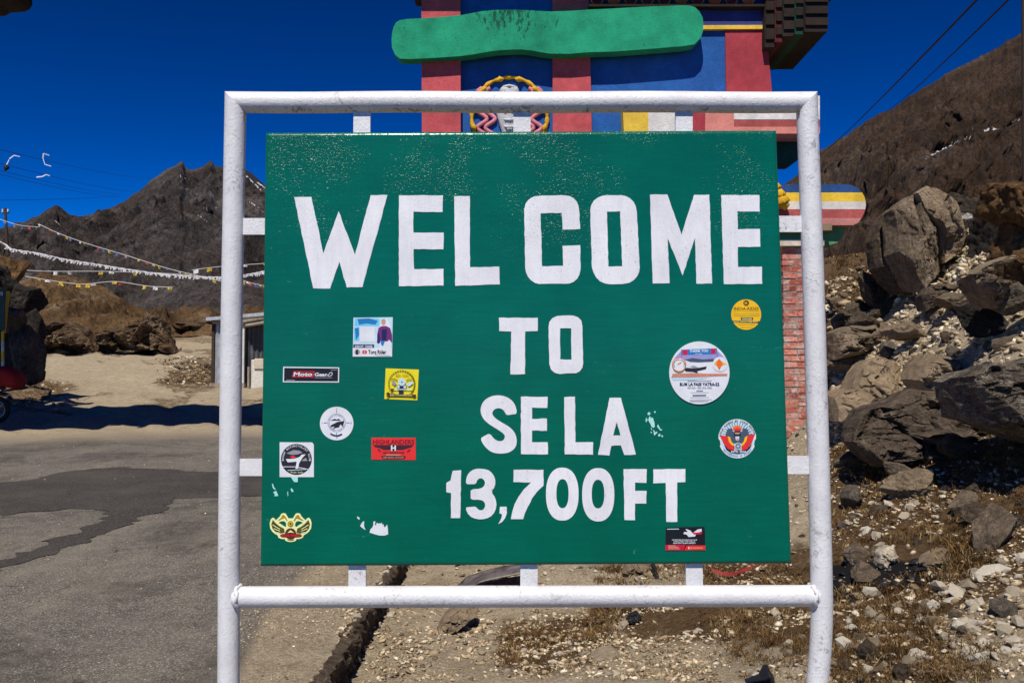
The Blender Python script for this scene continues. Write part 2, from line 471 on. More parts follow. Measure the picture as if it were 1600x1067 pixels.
M['stone'] = stone_mat('pale_rubble_stone', [(0.0, (0.22, 0.165, 0.11, 1)), (0.25, (0.46, 0.385, 0.275, 1)), (0.55, (0.62, 0.54, 0.415, 1)), (1.0, (0.76, 0.70, 0.58, 1))])
def gravel_mat():
    m = NM('gravel_bits', 0.92, 0.2)
    A = m.n('ShaderNodeAttribute'); A.attribute_name = 'mask'
    return m.fin(m.mix(m.ramp(m.noise(60, 4, 0.7), [(0.35, 0.5), (0.6, 0.0)]), A.outputs['Color'], (0.1, 0.075, 0.05, 1)), m.bump(m.noise(90, 4, 0.7), 0.5, 0.006))
M['gravel'] = gravel_mat()
def grass_mat():
    m = NM('dry_grass', 0.9, 0.1)
    A = m.n('ShaderNodeAttribute'); A.attribute_name = 'mask'
    return m.fin(A.outputs['Color'])
M['grass'] = grass_mat()

def mountain_mat(name, dark, mid, light, grass, s=0.02, gmix=0.6):
    m = NM(name, 0.95, 0.1)
    A = m.attr()
    n1 = m.noise(s * 1.2, 9, 0.7); n2 = m.noise(s * 9, 9, 0.75); n3 = m.noise(s * 40, 6, 0.8)
    c = m.ramp(n1, [(0.3, dark), (0.5, mid), (0.72, light)])
    c = m.mix(m.math('MULTIPLY', m.ramp(n2, [(0.44, 0.0), (0.62, 1.0)]), gmix), c, grass)
    c = m.mix(m.ramp(n3, [(0.36, 0.8), (0.55, 0.0)]), c, dark)
    c = m.mix(m.ramp(n3, [(0.62, 0.0), (0.74, 0.75)]), c, light)
    n4 = m.noise(s * 120, 5, 0.75)
    c = m.mix(m.ramp(n4, [(0.36, 0.65), (0.52, 0.0)]), c, dark)
    c = m.mix(m.ramp(n4, [(0.56, 0.0), (0.70, 0.45)]), c, light)
    c = m.mix(m.ramp(m.math('MULTIPLY', A[0], m.math('ADD', n3, 0.15)), [(0.42, 0.0), (0.5, 1.0)]), c, (0.75, 0.75, 0.78, 1))       # old snow
    b1 = m.bump(n2, 1.0, 0.09 / s * 0.35)
    b2 = m.bump(n3, 1.0, 0.02 / s * 0.5, b1)
    b3 = m.bump(n4, 1.0, 0.004 / s * 0.5, b2)
    return m.fin(c, b3)
M['mtn_grey'] = mountain_mat('grey_mountain_rock', (0.014, 0.011, 0.010, 1), (0.070, 0.060, 0.057, 1), (0.23, 0.205, 0.195, 1), (0.080, 0.048, 0.030, 1), 0.022, 0.45)
M['mtn_brown'] = mountain_mat('brown_mountain_slope', (0.018, 0.012, 0.009, 1), (0.072, 0.047, 0.034, 1), (0.19, 0.145, 0.115, 1), (0.095, 0.050, 0.022, 1), 0.045, 0.6)
M['hillock'] = mountain_mat('brown_turf_and_rock', (0.034, 0.021, 0.012, 1), (0.155, 0.092, 0.042, 1), (0.36, 0.27, 0.18, 1), (0.18, 0.098, 0.036, 1), 0.16, 0.6)
M['cliff'] = mountain_mat('cut_bank_rock', (0.030, 0.021, 0.015, 1), (0.15, 0.098, 0.055, 1), (0.52, 0.41, 0.28, 1), (0.13, 0.070, 0.028, 1), 0.3, 0.65)

# gate paints
M['red_wall'] = paint_wall('faded_red_wall', C(205, 88, 92), C(150, 120, 110), 0.70)
M['red_dark'] = paint_wall('deep_red_wall', C(176, 62, 72), C(170, 130, 125), 0.70)
M['salmon'] = paint_wall('salmon_wall', C(232, 146, 132), None)
M['blue_wall'] = paint_wall('blue_wall', C(34, 96, 172), C(25, 60, 120), 0.66)
M['navy'] = paint_wall('navy_band', C(60, 66, 130), None)
M['yellow'] = paint_wall('yellow_paint', C(250, 204, 74), None)
M['yellow_worn'] = paint_wall('worn_yellow_paint', C(246, 200, 60), C(150, 120, 70), 0.64)
M['white_wall'] = paint_wall('white_lime_paint', C(238, 232, 226), None)
M['white_worn'] = paint_wall('worn_white_paint', C(225, 218, 208), C(120, 105, 95), 0.62)
M['blue_worn'] = paint_wall('worn_blue_paint', C(40, 78, 132), C(170, 170, 170), 0.60)
M['red_worn'] = paint_wall('worn_red_paint', C(180, 88, 84), C(190, 165, 150), 0.64)
M['pink_worn'] = paint_wall('worn_pink_paint', C(205, 135, 125), C(150, 120, 110), 0.64)
M['green_worn'] = paint_wall('worn_green_paint', C(98, 152, 104), C(170, 180, 165), 0.66)
M['green_shade'] = paint_wall('shaded_green_wood', C(22, 66, 56), None)  # beam green darkened in the colour for the shade under the lintel
M['cream'] = paint_wall('cream_ledge', C(214, 200, 180), C(120, 105, 95), 0.66)
M['tan_ledge'] = paint_wall('tan_ledge', C(150, 128, 100), C(90, 76, 60), 0.6)
M['gold'] = paint_wall('gold_relief', C(232, 178, 40), C(150, 100, 30), 0.66)
M['conch'] = paint_wall('white_relief', C(215, 215, 215), None)
M['pink'] = paint_wall('pink_relief', C(226, 140, 148), None)
M['eave'] = paint_wall('dark_painted_eave', C(46, 33, 25), C(30, 22, 17), 0.6)
M['eave_black'] = paint_wall('shade_dark_timber', C(40, 30, 24), None)  # timber colour darkened to stand in for shade under the roof
M['eave_blue'] = paint_wall('dark_blue_eave', C(30, 40, 100), None)
M['maroon'] = paint_wall('maroon_scallop', C(92, 26, 30), None)
M['teal'] = paint_wall('teal_scallop', C(22, 66, 46), None)
M['orange'] = paint_wall('orange_scallop', C(190, 90, 40), None)
def beam_green():
    m = NM('weathered_bright_green', 0.85, 0.25)
    n = m.noise(3, 7, 0.7)
    c = m.ramp(n, [(0.3, C(16, 122, 88)), (0.7, C(36, 164, 120))])
    co = m.mapping((1, 1, 0.45))
    sep = m.n('ShaderNodeSeparateXYZ'); m.l(m.co, sep.inputs[0])
    # patch of worn-off paint on the upper face of the beam
    wx = m.math('SUBTRACT', 1.0, m.math('MULTIPLY', m.math('ABSOLUTE', m.math('SUBTRACT', sep.outputs[0], -1.12)), 1.25), clamp=True)
    wz = m.math('MULTIPLY', m.math('SUBTRACT', sep.outputs[2], 5.32), 3.2, clamp=True)
    w = m.math('MULTIPLY', m.math('ADD', m.math('MULTIPLY', m.math('MULTIPLY', wx, wz), 0.19), 0.0), 1.0)
    sp = m.math('ADD', m.noise(16, 8, 0.8, co), w)
    c = m.mix(m.ramp(sp, [(0.63, 0.0), (0.67, 1.0)]), c, C(8, 80, 60))
    c = m.mix(m.ramp(m.noise(30, 8, 0.8), [(0.34, 0.85), (0.41, 0.0)]), c, C(8, 84, 62))
    return m.fin(c, m.bump(m.noise(40, 8, 0.75), 0.6, 0.012))
M['beam'] = beam_green()
def brick_mat():
    m = NM('lime_stained_brick', 0.9, 0.2)
    c = m.ramp(m.rand(), [(0.0, C(150, 74, 58)), (0.5, C(190, 104, 86)), (1.0, C(214, 140, 120))])
    c = m.mix(m.ramp(m.noise(5.5, 8, 0.75), [(0.46, 0.0), (0.58, 0.9)]), c, C(196, 172, 160))
    c = m.mix(m.ramp(m.noise(20, 6, 0.75), [(0.34, 0.8), (0.5, 0.0)]), c, C(96, 50, 40))
    return m.fin(c, m.bump(m.noise(40, 8, 0.75), 0.7, 0.02))
M['brick'] = brick_mat()
M['mortar'] = plain('lime_mortar', C(150, 132, 120), 0.95, 0.3, 12, 0.6, 50, 0.01)
M['gate_core'] = plain('rough_plaster', C(150, 140, 130), 0.9, 0.2)
M['tin'] = plain('grey_corrugated_tin', C(186, 190, 194), 0.45, 0.18, 5, metal=0.35)
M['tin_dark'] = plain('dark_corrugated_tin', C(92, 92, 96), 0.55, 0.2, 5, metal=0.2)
M['wood_grey'] = plain('grey_weathered_timber', C(142, 132, 118), 0.9, 0.3, 14, 0.5)
M['wood_dark'] = plain('dark_timber', C(62, 50, 42), 0.9, 0.3, 14, 0.4)
M['offwhite'] = plain('dirty_white_board', C(205, 200, 190), 0.8, 0.15, 9)
M['wire'] = plain('dark_wire', (0.012, 0.014, 0.02, 1), 0.7, 0.1)
M['black'] = plain('black_plastic', (0.012, 0.012, 0.013, 1), 0.5, 0.2)
M['rubber'] = plain('black_rubber', (0.012, 0.012, 0.012, 1), 0.8, 0.2)
M['red_gloss'] = plain('red_bag', (0.26, 0.008, 0.006, 1), 0.85, 0.3, 6)
M['chrome'] = plain('grey_metal', (0.35, 0.35, 0.36, 1), 0.35, 0.1, metal=0.9)
M['flag_white'] = plain('white_cloth', (0.62, 0.61, 0.62, 1), 0.9, 0.1)
M['flag_yellow'] = plain('yellow_cloth', (0.55, 0.38, 0.04, 1), 0.9, 0.1)
M['flag_red'] = plain('red_cloth', (0.40, 0.05, 0.05, 1), 0.9, 0.1)
M['flag_blue'] = plain('blue_cloth', (0.10, 0.17, 0.40, 1), 0.9, 0.1)
M['flag_green'] = plain('green_cloth', (0.08, 0.22, 0.08, 1), 0.9, 0.1)
M['rust_metal'] = plain('rusty_grey_sheet_metal', (0.17, 0.145, 0.125, 1), 0.5, 0.5, 9, 0.3, metal=0.3)
M['road_sign'] = plain('dark_green_board', (0.012, 0.055, 0.045, 1), 0.6, 0.2)
M['ribbon'] = plain('red_ribbon', (0.32, 0.03, 0.03, 1), 0.6, 0.2)

# ------------------------------------------------------------------ the ground
KX = -1.0                                   # line of the stone kerb
def road_z(Y):
    return np.interp(Y, [0, 8, 13, 20, 25, 33, 42, 60, 80, 200], [0, 0.0, 0.10, 0.36, 0.62, 1.19, 2.35, 4.15, 5.6, 8])
pts = [(-1, 1, -.18), (-1, 3, -.18), (-1, 4.5, -.18), (-1, 7, -.17), (-1, 9, -.08), (-1, 12, .08), (-1, 20, .36), (-1, 30, .95), (-1, 36, 1.5),
       (.3, 1, -.16), (.3, 3, -.15), (.3, 5, -.10), (.3, 8, .02), (.5, 12, .22), (.5, 20, .5), (.5, 30, 1.05), (1.8, 1, .14),
       (9, 14, 4.7), (9, 8, 4.1), (9, 3, 2.9), (10, 20, 4.9), (6, 20, 3.0), (10, 30, 5), (3, 20, 1.3), (4, 30, 1.9), (3.2, 1.5, 0.7), (5, 3, 1.35), (10, 36, 5.4), (4, 36, 2.4), (1, 36, 1.7), (9, 1, 2.5)]
for px, py, Y in [(1150, 1067, 4.3), (1300, 1067, 4.1), (1600, 1067, 3.5), (1450, 900, 5.2), (1600, 900, 4.6), (1300, 900, 5.8), (1300, 760, 8), (1450, 760, 7),
                  (1600, 760, 6), (1300, 690, 10.5), (1240, 686, 12), (1300, 600, 11.5), (1450, 600, 9.5), (1600, 600, 7.5), (1330, 520, 13), (1450, 465, 11.5),
                  (1600, 450, 9), (1520, 345, 12.5), (1600, 310, 11), (1000, 900, 7.2), (1000, 1067, 4.6), (800, 890, 8.0)]:
    p = P(px, py, Y); pts.append((p.x, p.y, p.z))
PT = np.array(pts)
def _u(r2): return np.where(r2 > 1e-9, r2 * np.log(r2 + 1e-12) * 0.5, 0)
_D = ((PT[:, None, :2] - PT[None, :, :2]) ** 2).sum(-1)
n_ = len(PT)
_K = np.zeros((n_ + 3, n_ + 3)); _K[:n_, :n_] = _u(_D) + np.eye(n_) * 0.25
_K[:n_, n_] = 1; _K[:n_, n_ + 1:] = PT[:, :2]; _K[n_, :n_] = 1; _K[n_ + 1:, :n_] = PT[:, :2].T
_W = np.linalg.solve(_K, np.concatenate([PT[:, 2], [0, 0, 0]]))
gxs = np.linspace(-1.0, 10.0, 221); gys = np.linspace(1.0, 36.0, 351)
_GX, _GY = np.meshgrid(gxs, gys)
_d2 = (_GX[..., None] - PT[:, 0]) ** 2 + (_GY[..., None] - PT[:, 1]) ** 2
HG = (_u(_d2) * _W[:n_]).sum(-1) + _W[n_] + _W[n_ + 1] * _GX + _W[n_ + 2] * _GY
def right_z(X, Y):
    fx = np.clip((X - gxs[0]) / (gxs[1] - gxs[0]), 0, len(gxs) - 1.001); fy = np.clip((Y - gys[0]) / (gys[1] - gys[0]), 0, len(gys) - 1.001)
    i, j = fx.astype(int), fy.astype(int); a, b = fx - i, fy - j
    z = (HG[j, i] * (1 - a) + HG[j, i + 1] * a) * (1 - b) + (HG[j + 1, i] * (1 - a) + HG[j + 1, i + 1] * a) * b
    return z + np.maximum(0, X - 10) * 0.15 + np.maximum(0, road_z(Y) - road_z(36.0)) * (Y > 36)
def gz0(X, Y):
    X = np.asarray(X, float); Y = np.asarray(Y, float)
    left = road_z(Y) + 0.012 * np.maximum(0, -X - 12)
    right = right_z(X, Y)
    return np.where(X < KX, left, right)
def rough(X, Y, onroad):
    p = np.stack([X, Y, np.zeros_like(X)], -1)
    a = fbm(p * 1.3, 4) * 0.05 + fbm(p * 7.0, 4) * 0.018
    far = np.clip((Y - 17) / 6, 0, 1)
    ruts = (ridged(np.stack([X * 0.9 + Y * 0.35, Y * 0.10, X * 0], -1), 3) - 0.9) * 0.10 + fbm(p * 0.45, 4) * 0.16
    up = 1.0 + np.clip((Y - 6.5) / 4, 0, 1.3)
    return a * np.where(onroad, 0.22 + 0.9 * far, up) + ruts * np.where(onroad, far, 0)
def gz(X, Y):
    X = np.atleast_1d(np.asarray(X, float)); Y = np.atleast_1d(np.asarray(Y, float))
    return gz0(X, Y) + rough(X, Y, X < KX)
def hit(px, py, ymax=60):
    """where the line of sight through these spots meets the ground (arrays)"""
    px = np.atleast_1d(np.asarray(px, float)); py = np.atleast_1d(np.asarray(py, float))
    a, b = (px - 800) / F, (533.5 - py) / F
    yd, zd = CP - b * SP, SP + b * CP
    res = np.full(len(px), np.nan)
    prev = 1.2; lo = np.full(len(px), 1.2)
    for Y in np.geomspace(1.2, ymax, 260):
        X = a / yd * Y; Z = HC + zd / yd * Y
        h = (gz0(X, np.full_like(X, Y)) >= Z) & np.isnan(res)
        res[h] = Y; lo[h] = prev; prev = Y
    ok = ~np.isnan(res)
    for _ in range(12):
        m = (lo + res) / 2; mm = np.where(ok, m, 5.0)
        under = gz0(a / yd * mm, mm) >= HC + zd / yd * mm
        res = np.where(ok & under, m, res); lo = np.where(ok & ~under, m, lo)
    X = a / yd * res
    Z = np.full(len(px), np.nan)
    if ok.any(): Z[ok] = gz(X[ok], res[ok])
    return X, res, Z

def soft(px, py, poly, w):
    """1 inside a polygon of the photograph, falling to 0 over w"""
    poly = np.array(poly, float); inside = np.zeros(len(px), bool); dmin = np.full(len(px), 1e9)
    n = len(poly); j = n - 1
    for i in range(n):
        x0, y0 = poly[j]; x1, y1 = poly[i]
        c = ((y1 > py) != (y0 > py)) & (px < (x0 - x1) * (py - y1) / (y0 - y1 + 1e-9) + x1)
        inside ^= c
        dx, dy = x1 - x0, y1 - y0
        t = np.clip(((px - x0) * dx + (py - y0) * dy) / (dx * dx + dy * dy + 1e-9), 0, 1)
        dmin = np.minimum(dmin, np.hypot(px - x0 - t * dx, py - y0 - t * dy)); j = i
    return np.where(inside, 1.0, np.clip(1 - dmin / w, 0, 1))

ASPH = [(-900, 722), (0, 712), (200, 704), (420, 702), (520, 770), (470, 870), (395, 950), (345, 1067), (330, 1400), (-1600, 1400)]
TURF = [[(1290, 700), (1400, 690), (1600, 700), (1750, 760), (1750, 860), (1560, 880), (1450, 860), (1380, 880), (1290, 880)],
        [(1290, 930), (1420, 910), (1560, 870), (1600, 900), (1450, 960), (1480, 1067), (1290, 1067)],
        [(940, 945), (1270, 945), (1270, 1000), (1180, 990), (1000, 985)],
        [(800, 985), (920, 975), (960, 1010), (850, 1040), (790, 1030)],
        [(1100, 880), (1260, 870), (1260, 925), (1100, 925)]]
TURF_L = [[(250, 600), (335, 606), (335, 566), (290, 566)], [(-60, 600), (60, 596), (118, 604), (60, 628), (-60, 640)], [(262, 530), (335, 520), (335, 500), (262, 510)]]
ASH = [(1280, 895), (1350, 885), (1440, 885), (1470, 897), (1420, 915), (1340, 928), (1280, 930)]

def build_ground():
    ys = np.geomspace(0.6, 90, 360)
    w = np.concatenate([np.linspace(0, 4, 110), np.geomspace(4.06, 70, 110)])
    W_, Y_ = np.meshgrid(w, ys)
    X_ = KX - W_
    x, y = X_.ravel(), Y_.ravel()
    z = gz0(x - 1e-6, y) + rough(x, y, np.full(len(x), True))
    px, py = to_px(x, y, z)
    asp = soft(px, py, ASPH, 45)
    asp = np.where(y < 1.2, np.where(x < -1.7, 1, 0), asp)
    turf = np.zeros_like(asp)
    for t in TURF_L: turf = np.maximum(turf, soft(px, py, t, 14))
    turf = np.maximum(turf * 0.62, 0.5 * (fbm(np.stack([x * 0.35, y * 0.2, x * 0 + 3], -1), 4) > 0.18) * np.clip((y - 19) / 5, 0, 1))
    at = np.stack([asp, turf, turf * 0, np.ones_like(asp)], -1)
    grid_mesh('road', np.stack([x, y, z], -1), len(w), len(ys), M['ground'], None, 'structure', at, flip=True)
    ys = np.geomspace(0.6, 90, 380)
    w = np.concatenate([np.linspace(0, 8, 230), np.geomspace(8.05, 80, 60)])
    W_, Y_ = np.meshgrid(w, ys)
    x, y = (KX + W_).ravel(), Y_.ravel()
    z = gz0(x + 1e-6, y) + rough(x, y, np.full(len(x), False)) * np.clip(0.3 + W_.ravel(), 0, 1)
    px, py = to_px(x, y, z)
    turf = np.zeros_like(x)
    for t in TURF: turf = np.maximum(turf, soft(px, py, t, 40))
    turf = np.maximum(turf * 0.8, np.clip((y - 12.2 + 1.2 * fbm(np.stack([x, y, x * 0], -1) * 0.8, 3)) / 1.6, 0, 1.0) * np.clip((x - 1.5) / 3.0, 0, 1))
    turf = np.maximum(turf, 0.62 * np.clip((px - 1590) / 120, 0, 1) * (y < 12.5))
    ash = soft(px, py, ASH, 18)
    at = np.stack([np.zeros_like(x), turf, ash, np.ones_like(x)], -1)
    grid_mesh('ground', np.stack([x, y, z], -1), len(w), len(ys), M['ground'], None, 'structure', at)
    # base terrain out to the horizon
    me = MB().box(-4000, 4000, -3000, 5000, -3.2, -3.0)
    o = me.build('terrain', M['mtn_brown']); o['kind'] = 'structure'
build_ground()

def poly_sheet(name, poly_px, mat, lift, step=0.09):
    X, Y, Z = hit([p[0] for p in poly_px], [p[1] for p in poly_px])
    poly = [(a, b) for a, b in zip(X, Y)]
    from mathutils.geometry import delaunay_2d_cdt
    # ragged edge
    ed = []
    for i in range(len(poly)):
        a, b = np.array(poly[i]), np.array(poly[(i + 1) % len(poly)])
        n = max(1, int(np.linalg.norm(b - a) / 0.07))
        for k in range(n): ed.append(a + (b - a) * k / n)
    ed = np.array(ed)
    q = np.stack([ed[:, 0], ed[:, 1], np.zeros(len(ed))], -1)
    ed = ed + np.stack([fbm(q * 3, 5, 2.2, 0.65), fbm(q * 3 + 50, 5, 2.2, 0.65)], -1) * 0.13
    xs, ysv = np.meshgrid(np.arange(ed[:, 0].min(), ed[:, 0].max(), 0.14), np.arange(ed[:, 1].min(), ed[:, 1].max(), 0.14))
    xs, ysv = xs.ravel(), ysv.ravel()
    ins = soft(xs, ysv, ed, 1e-6) > 0.999
    vs = [Vector(e) for e in ed] + [Vector((a, b)) for a, b in zip(xs[ins], ysv[ins])]
    out = delaunay_2d_cdt(vs, [], [list(range(len(ed)))], 1, 1e-5)
    vv = np.array([[v.x, v.y] for v in out[0]])
    z = gz(vv[:, 0], vv[:, 1]) + lift
    fs = [tuple(f) for f in out[2]]
    def up(f):
        a, b, c = vv[f[0]], vv[f[1]], vv[f[2]]
        return f if (b[0] - a[0]) * (c[1] - a[1]) - (c[0] - a[0]) * (b[1] - a[1]) > 0 else f[::-1]
    o = mk(name, [(a, b, c) for (a, b), c in zip(vv, z)], [up(f) for f in fs], mat)
    o['kind'] = 'structure'
PATCH = [(-120, 800), (-120, 752), (0, 754), (40, 752), (100, 737), (196, 730), (340, 738), (415, 742), (470, 750), (460, 776), (415, 774), (340, 778), (276, 778), (248, 790), (272, 795), (224, 808),
         (200, 820), (132, 848), (60, 870), (0, 890), (-120, 925), (-120, 905), (0, 876), (52, 856), (132, 828), (172, 804), (156, 798), (120, 795), (72, 798), (0, 805)]
poly_sheet('asphalt_patch', PATCH, M['patch'], 0.006)

# stone kerb: the rough broken face of the road bed
def build_kerb():
    ys = np.linspace(2.2, 10.5, 260)
    nv = 14
    V = []
    zt = gz(np.full_like(ys, KX - 1e-4), ys); zb = gz0(np.full_like(ys, KX + 1e-4), ys)
    for k in range(nv):
        f = k / (nv - 1)
        z = zt + 0.015 - (zt + 0.015 - (zb - 0.05)) * f
        p = np.stack([np.full_like(ys, 0.0), ys * 9, z * 4], -1); p2 = np.stack([ys * 0, ys * 34, z * 9], -1)
        x = KX + 0.02 + 0.05 * ridged(p, 3) * 0.5 + 0.03 * fbm(p2, 3) + 0.012 * f - (0.06 if k == 0 else 0)
        V.append(np.stack([x, ys + 0.01 * fbm(p2 + 9, 2), z], -1))
    V = np.concatenate(V)
    o = grid_mesh('stone_kerb', V, len(ys), nv, M['rock_dark'], None, None, None, False, True)
    tag(o, 'rough broken stone kerb dropping from the road verge to the rubble below the sign', 'kerb')
build_kerb()

# ------------------------------------------------------------------ mountains
def mountain(name, sky_pts, base_pts, Yb, Yc, nu, nv, amp, fr, mat, jag=3.0, pw=1.0, seed=0, snow=None, kind='structure', label=None, cat=None, gully=0.35, fall=0.5):
    sky_pts = np.array(sky_pts, float); base_pts = np.array(base_pts, float)
    px = np.linspace(sky_pts[0, 0], sky_pts[-1, 0], nu)
    cy = np.interp(px, sky_pts[:, 0], sky_pts[:, 1])
    q = np.stack([px * 0.02, px * 0 + seed, px * 0], -1)
    cy = cy - jag * (ridged(q * 2.2, 4) - 0.9) - jag * 0.5 * fbm(q * 9, 3)
    by = np.interp(px, base_pts[:, 0], base_pts[:, 1])
    yb = Yb if np.isscalar(Yb) else np.interp(px, [b[0] for b in Yb], [b[1] for b in Yb])
    yc = Yc if np.isscalar(Yc) else np.interp(px, [b[0] for b in Yc], [b[1] for b in Yc])
    def zz(py, Y):
        b = (533.5 - py) / F
        return HC + (SP + b * CP) / (CP - b * SP) * Y
    zb, zc = zz(by, yb), zz(cy, yc)
    vs = np.concatenate([np.linspace(0, 1, nv), 1 + np.linspace(0.06, 0.6, max(6, nv // 8))])
    rows = []
    for v in vs:
        Y = yb + (yc - yb) * v
        z = zb + (zc - zb) * (v ** pw if v <= 1 else 1 - (v - 1) * fall)
        X = (px - 800) / F * Y
        rows.append(np.stack([X, Y * np.ones_like(X), z], -1))
    V = np.concatenate(rows)
    vv = np.repeat(vs, nu)
    # gullies run down the slope: stretch the noise along the height
    L = fr
    p = np.stack([V[:, 0] / L, (V[:, 1]) / L * gully, V[:, 2] / L * gully + seed], -1)
    wgt = np.clip(4.0 * vv, 0, 1) * np.clip(2.6 * (1.02 - vv), 0, 1) + 0.03
    wgt = np.where(vv > 1, 0.03, wgt)
    d = (ridged(p, 5) - 1.0) * amp * wgt + fbm(np.stack([V[:, 0], V[:, 1], V[:, 2]], -1) / L * 5.5 + seed, 4) * amp * 0.22 * np.clip(wgt + 0.05, 0, 1)
    V[:, 2] += d
    d2 = fbm(V / L * 2.4 + seed + 40, 5) * amp * 0.5 * wgt
    V[:, 1] += d2
    at = np.zeros((len(V), 4)); at[:, 3] = 1
    if snow is not None:
        ppx, ppy = to_px(V[:, 0], V[:, 1], V[:, 2])
        for (x0, y0, x1, y1, w) in snow:
            dx, dy = x1 - x0, y1 - y0
            t = np.clip(((ppx - x0) * dx + (ppy - y0) * dy) / (dx * dx + dy * dy), 0, 1)
            dist = np.hypot(ppx - x0 - t * dx, ppy - y0 - t * dy)
            at[:, 0] = np.maximum(at[:, 0], np.clip(1.5 - dist / (w * 0.55), 0, 1) * (vv <= 1))
    o = grid_mesh(name, V, nu, len(vs), mat, None, kind, at)
    if label: tag(o, label, cat)
    return o
SNOW_L = [(385, 275, 408, 297, 2.2), (402, 285, 414, 294, 2.0), (390, 315, 412, 330, 1.3), (280, 274, 292, 280, 1.2), (318, 325, 330, 330, 1.5), (86, 345, 94, 352, 1.2), (308, 335, 325, 347, 1.0), (336, 322, 340, 330, 1.2)]
mountain('far_mountain', [(-240, 380), (-60, 372), (0, 358), (30, 350), (56, 339), (70, 330), (82, 321), (93, 330), (104, 337), (118, 341), (135, 338), (165, 328), (190, 316), (212, 300), (235, 280), (256, 266), (270, 259), (280, 251), (285, 261), (293, 266), (306, 264),
                      (315, 259), (325, 251), (331, 259), (340, 262), (350, 258), (366, 258), (380, 266), (395, 278), (415, 293), (470, 330), (560, 380), (700, 420), (820, 450)],
         [(-240, 560), (820, 560)], 110, [(-240, 320), (820, 320)], 820, 300, 6.5, 22.0, M['mtn_grey'], 1.0, 0.9, 3.1, SNOW_L)
SNOW_R = [(x0, y0, x1, y1, w * 1.7) for x0, y0, x1, y1, w in [(1447, 248, 1462, 239, 1.2), (1463, 238, 1478, 230, 2.0), (1479, 229, 1498, 221, 2.2), (1508, 217, 1516, 214, 1.8), (1538, 205, 1545, 202, 1.6), (1549, 202, 1560, 200, 2.4), (1578, 192, 1592, 187, 2.0), (1514, 202, 1519, 201, 1.4)]]
mountain('near_mountain', [(1050, 420), (1120, 350), (1215, 297), (1250, 272), (1285, 236), (1300, 228), (1330, 212), (1370, 183), (1400, 170), (1430, 152), (1480, 120), (1530, 95), (1580, 70), (1600, 58),
                       (1700, 10), (1850, -60)],
         [(1050, 640), (1300, 640), (1850, 600)], 46, [(1050, 150), (1300, 150), (1850, 140)], 760, 300, 4.2, 11.0, M['mtn_brown'], 2.2, 1.05, 8.8, SNOW_R)
# brown turf hillock with a cut rock bank, left of the track
mountain('hillock', [(-500, 420), (-100, 430), (30, 440), (60, 428), (90, 430), (130, 437), (165, 452), (205, 480), (235, 492), (262, 520), (275, 546), (285, 552)],
         [(-500, 560), (0, 560), (60, 558), (150, 560), (210, 552), (285, 551)], [(-500, 47), (60, 47), (285, 47)], [(-500, 72), (60, 72), (200, 60), (285, 48)], 420, 180, 0.9, 3.2, M['hillock'], 2.0, 0.62, 4.4)
mountain('bank', [(225, 500), (262, 496), (300, 488), (345, 490), (420, 498), (600, 500)],
         [(225, 526), (345, 524), (600, 524)], 62, 80, 140, 60, 1.6, 4.0, M['hillock'], 2.5, 0.7, 5.4)

# ------------------------------------------------------------------ the sign
YS = 2.60
def S(off=0.0):
    y = YS - off
    return lambda px, py: P(px, py, YS) + Vector((0, -off, 0))
gs = float(gz(0.0, YS)[0])
sign = thing('welcome_sign', 'big green welcome signboard with white lettering in a white pipe frame', 'sign', (P(820, 600, YS).x, YS, -0.18))
mpx = YS / F / (CP * CP)   # metres per pixel at the sign (about)
mpx = (P(900, 560, YS) - P(899, 560, YS)).length
pr = 16.6 * mpx
fr = MB()
def pl(*a): return [P(x, y, YS) for x, y in a]
left = pl((368, 160), (365.5, 300), (362, 500), (359.5, 700), (358, 850), (357.5, 950), (357, 1067)); left += [left[-1] + Vector((0, 0, -q)) for q in (.07, .15, .3, .5, .8)]
right = pl((1260.5, 160), (1265, 280), (1270, 420), (1275.5, 600), (1280, 760), (1283.5, 900), (1284, 960), (1281.5, 1020), (1277, 1067)); right += [right[-1] + Vector((-.09 * q, 0, -q)) for q in (.07, .15, .3, .5, .8)]
def smooth_pts(p, n=6):
    out = []
    for i in range(len(p) - 1):
        p0, p1, p2, p3 = p[max(i - 1, 0)], p[i], p[i + 1], p[min(i + 2, len(p) - 1)]
        for k in range(n):
            t = k / n
            out.append(0.5 * ((2 * p1) + (p2 - p0) * t + (2 * p0 - 5 * p1 + 4 * p2 - p3) * t * t + (3 * p1 - p0 - 3 * p2 + p3) * t ** 3))
    out.append(p[-1]); return out
def mitred(name, pts, cut_at_start, sgn):
    """a post whose top end is cut at 45 degrees against the top rail"""
    mb = MB(); n = 28
    mb.tube(pts, pr, n)
    for i in range(n):
        x, y, z = mb.v[i]
        d = x - pts[0].x
        mb.v[i] = (x, y, pts[0].z + d * sgn)
    mb.v[-2 * n:-n] = mb.v[:n]
    o = mb.build(name, M['pipe'], sign); return o
mitred('post', smooth_pts(left), True, -1)
mitred('post', smooth_pts(right), True, 1)
mb = MB(); n = 28
tp = [P(368 + (1260.5 - 368) * k / 14, 160 + 0.7 * math.sin(k * 1.1), YS) for k in range(15)]
mb.tube(tp, pr, n)
for i in range(n):
    x, y, z = mb.v[i]; mb.v[i] = (tp[0].x - (z - tp[0].z), y, z)
    j = 14 * n + i; x, y, z = mb.v[j]; mb.v[j] = (tp[-1].x + (z - tp[-1].z), y, z)
mb.v[-2 * n:-n] = mb.v[:n]; mb.v[-n:] = mb.v[14 * n:15 * n]
mb.build('top_rail', M['pipe_top'], sign)
bp = [P(366 + (1277 - 366) * k / 10, 932.5 - 2.2 * k / 10, YS) for k in range(11)]
MB().tube(bp, pr * 0.985, 28).build('bottom_rail', M['pipe'], sign)
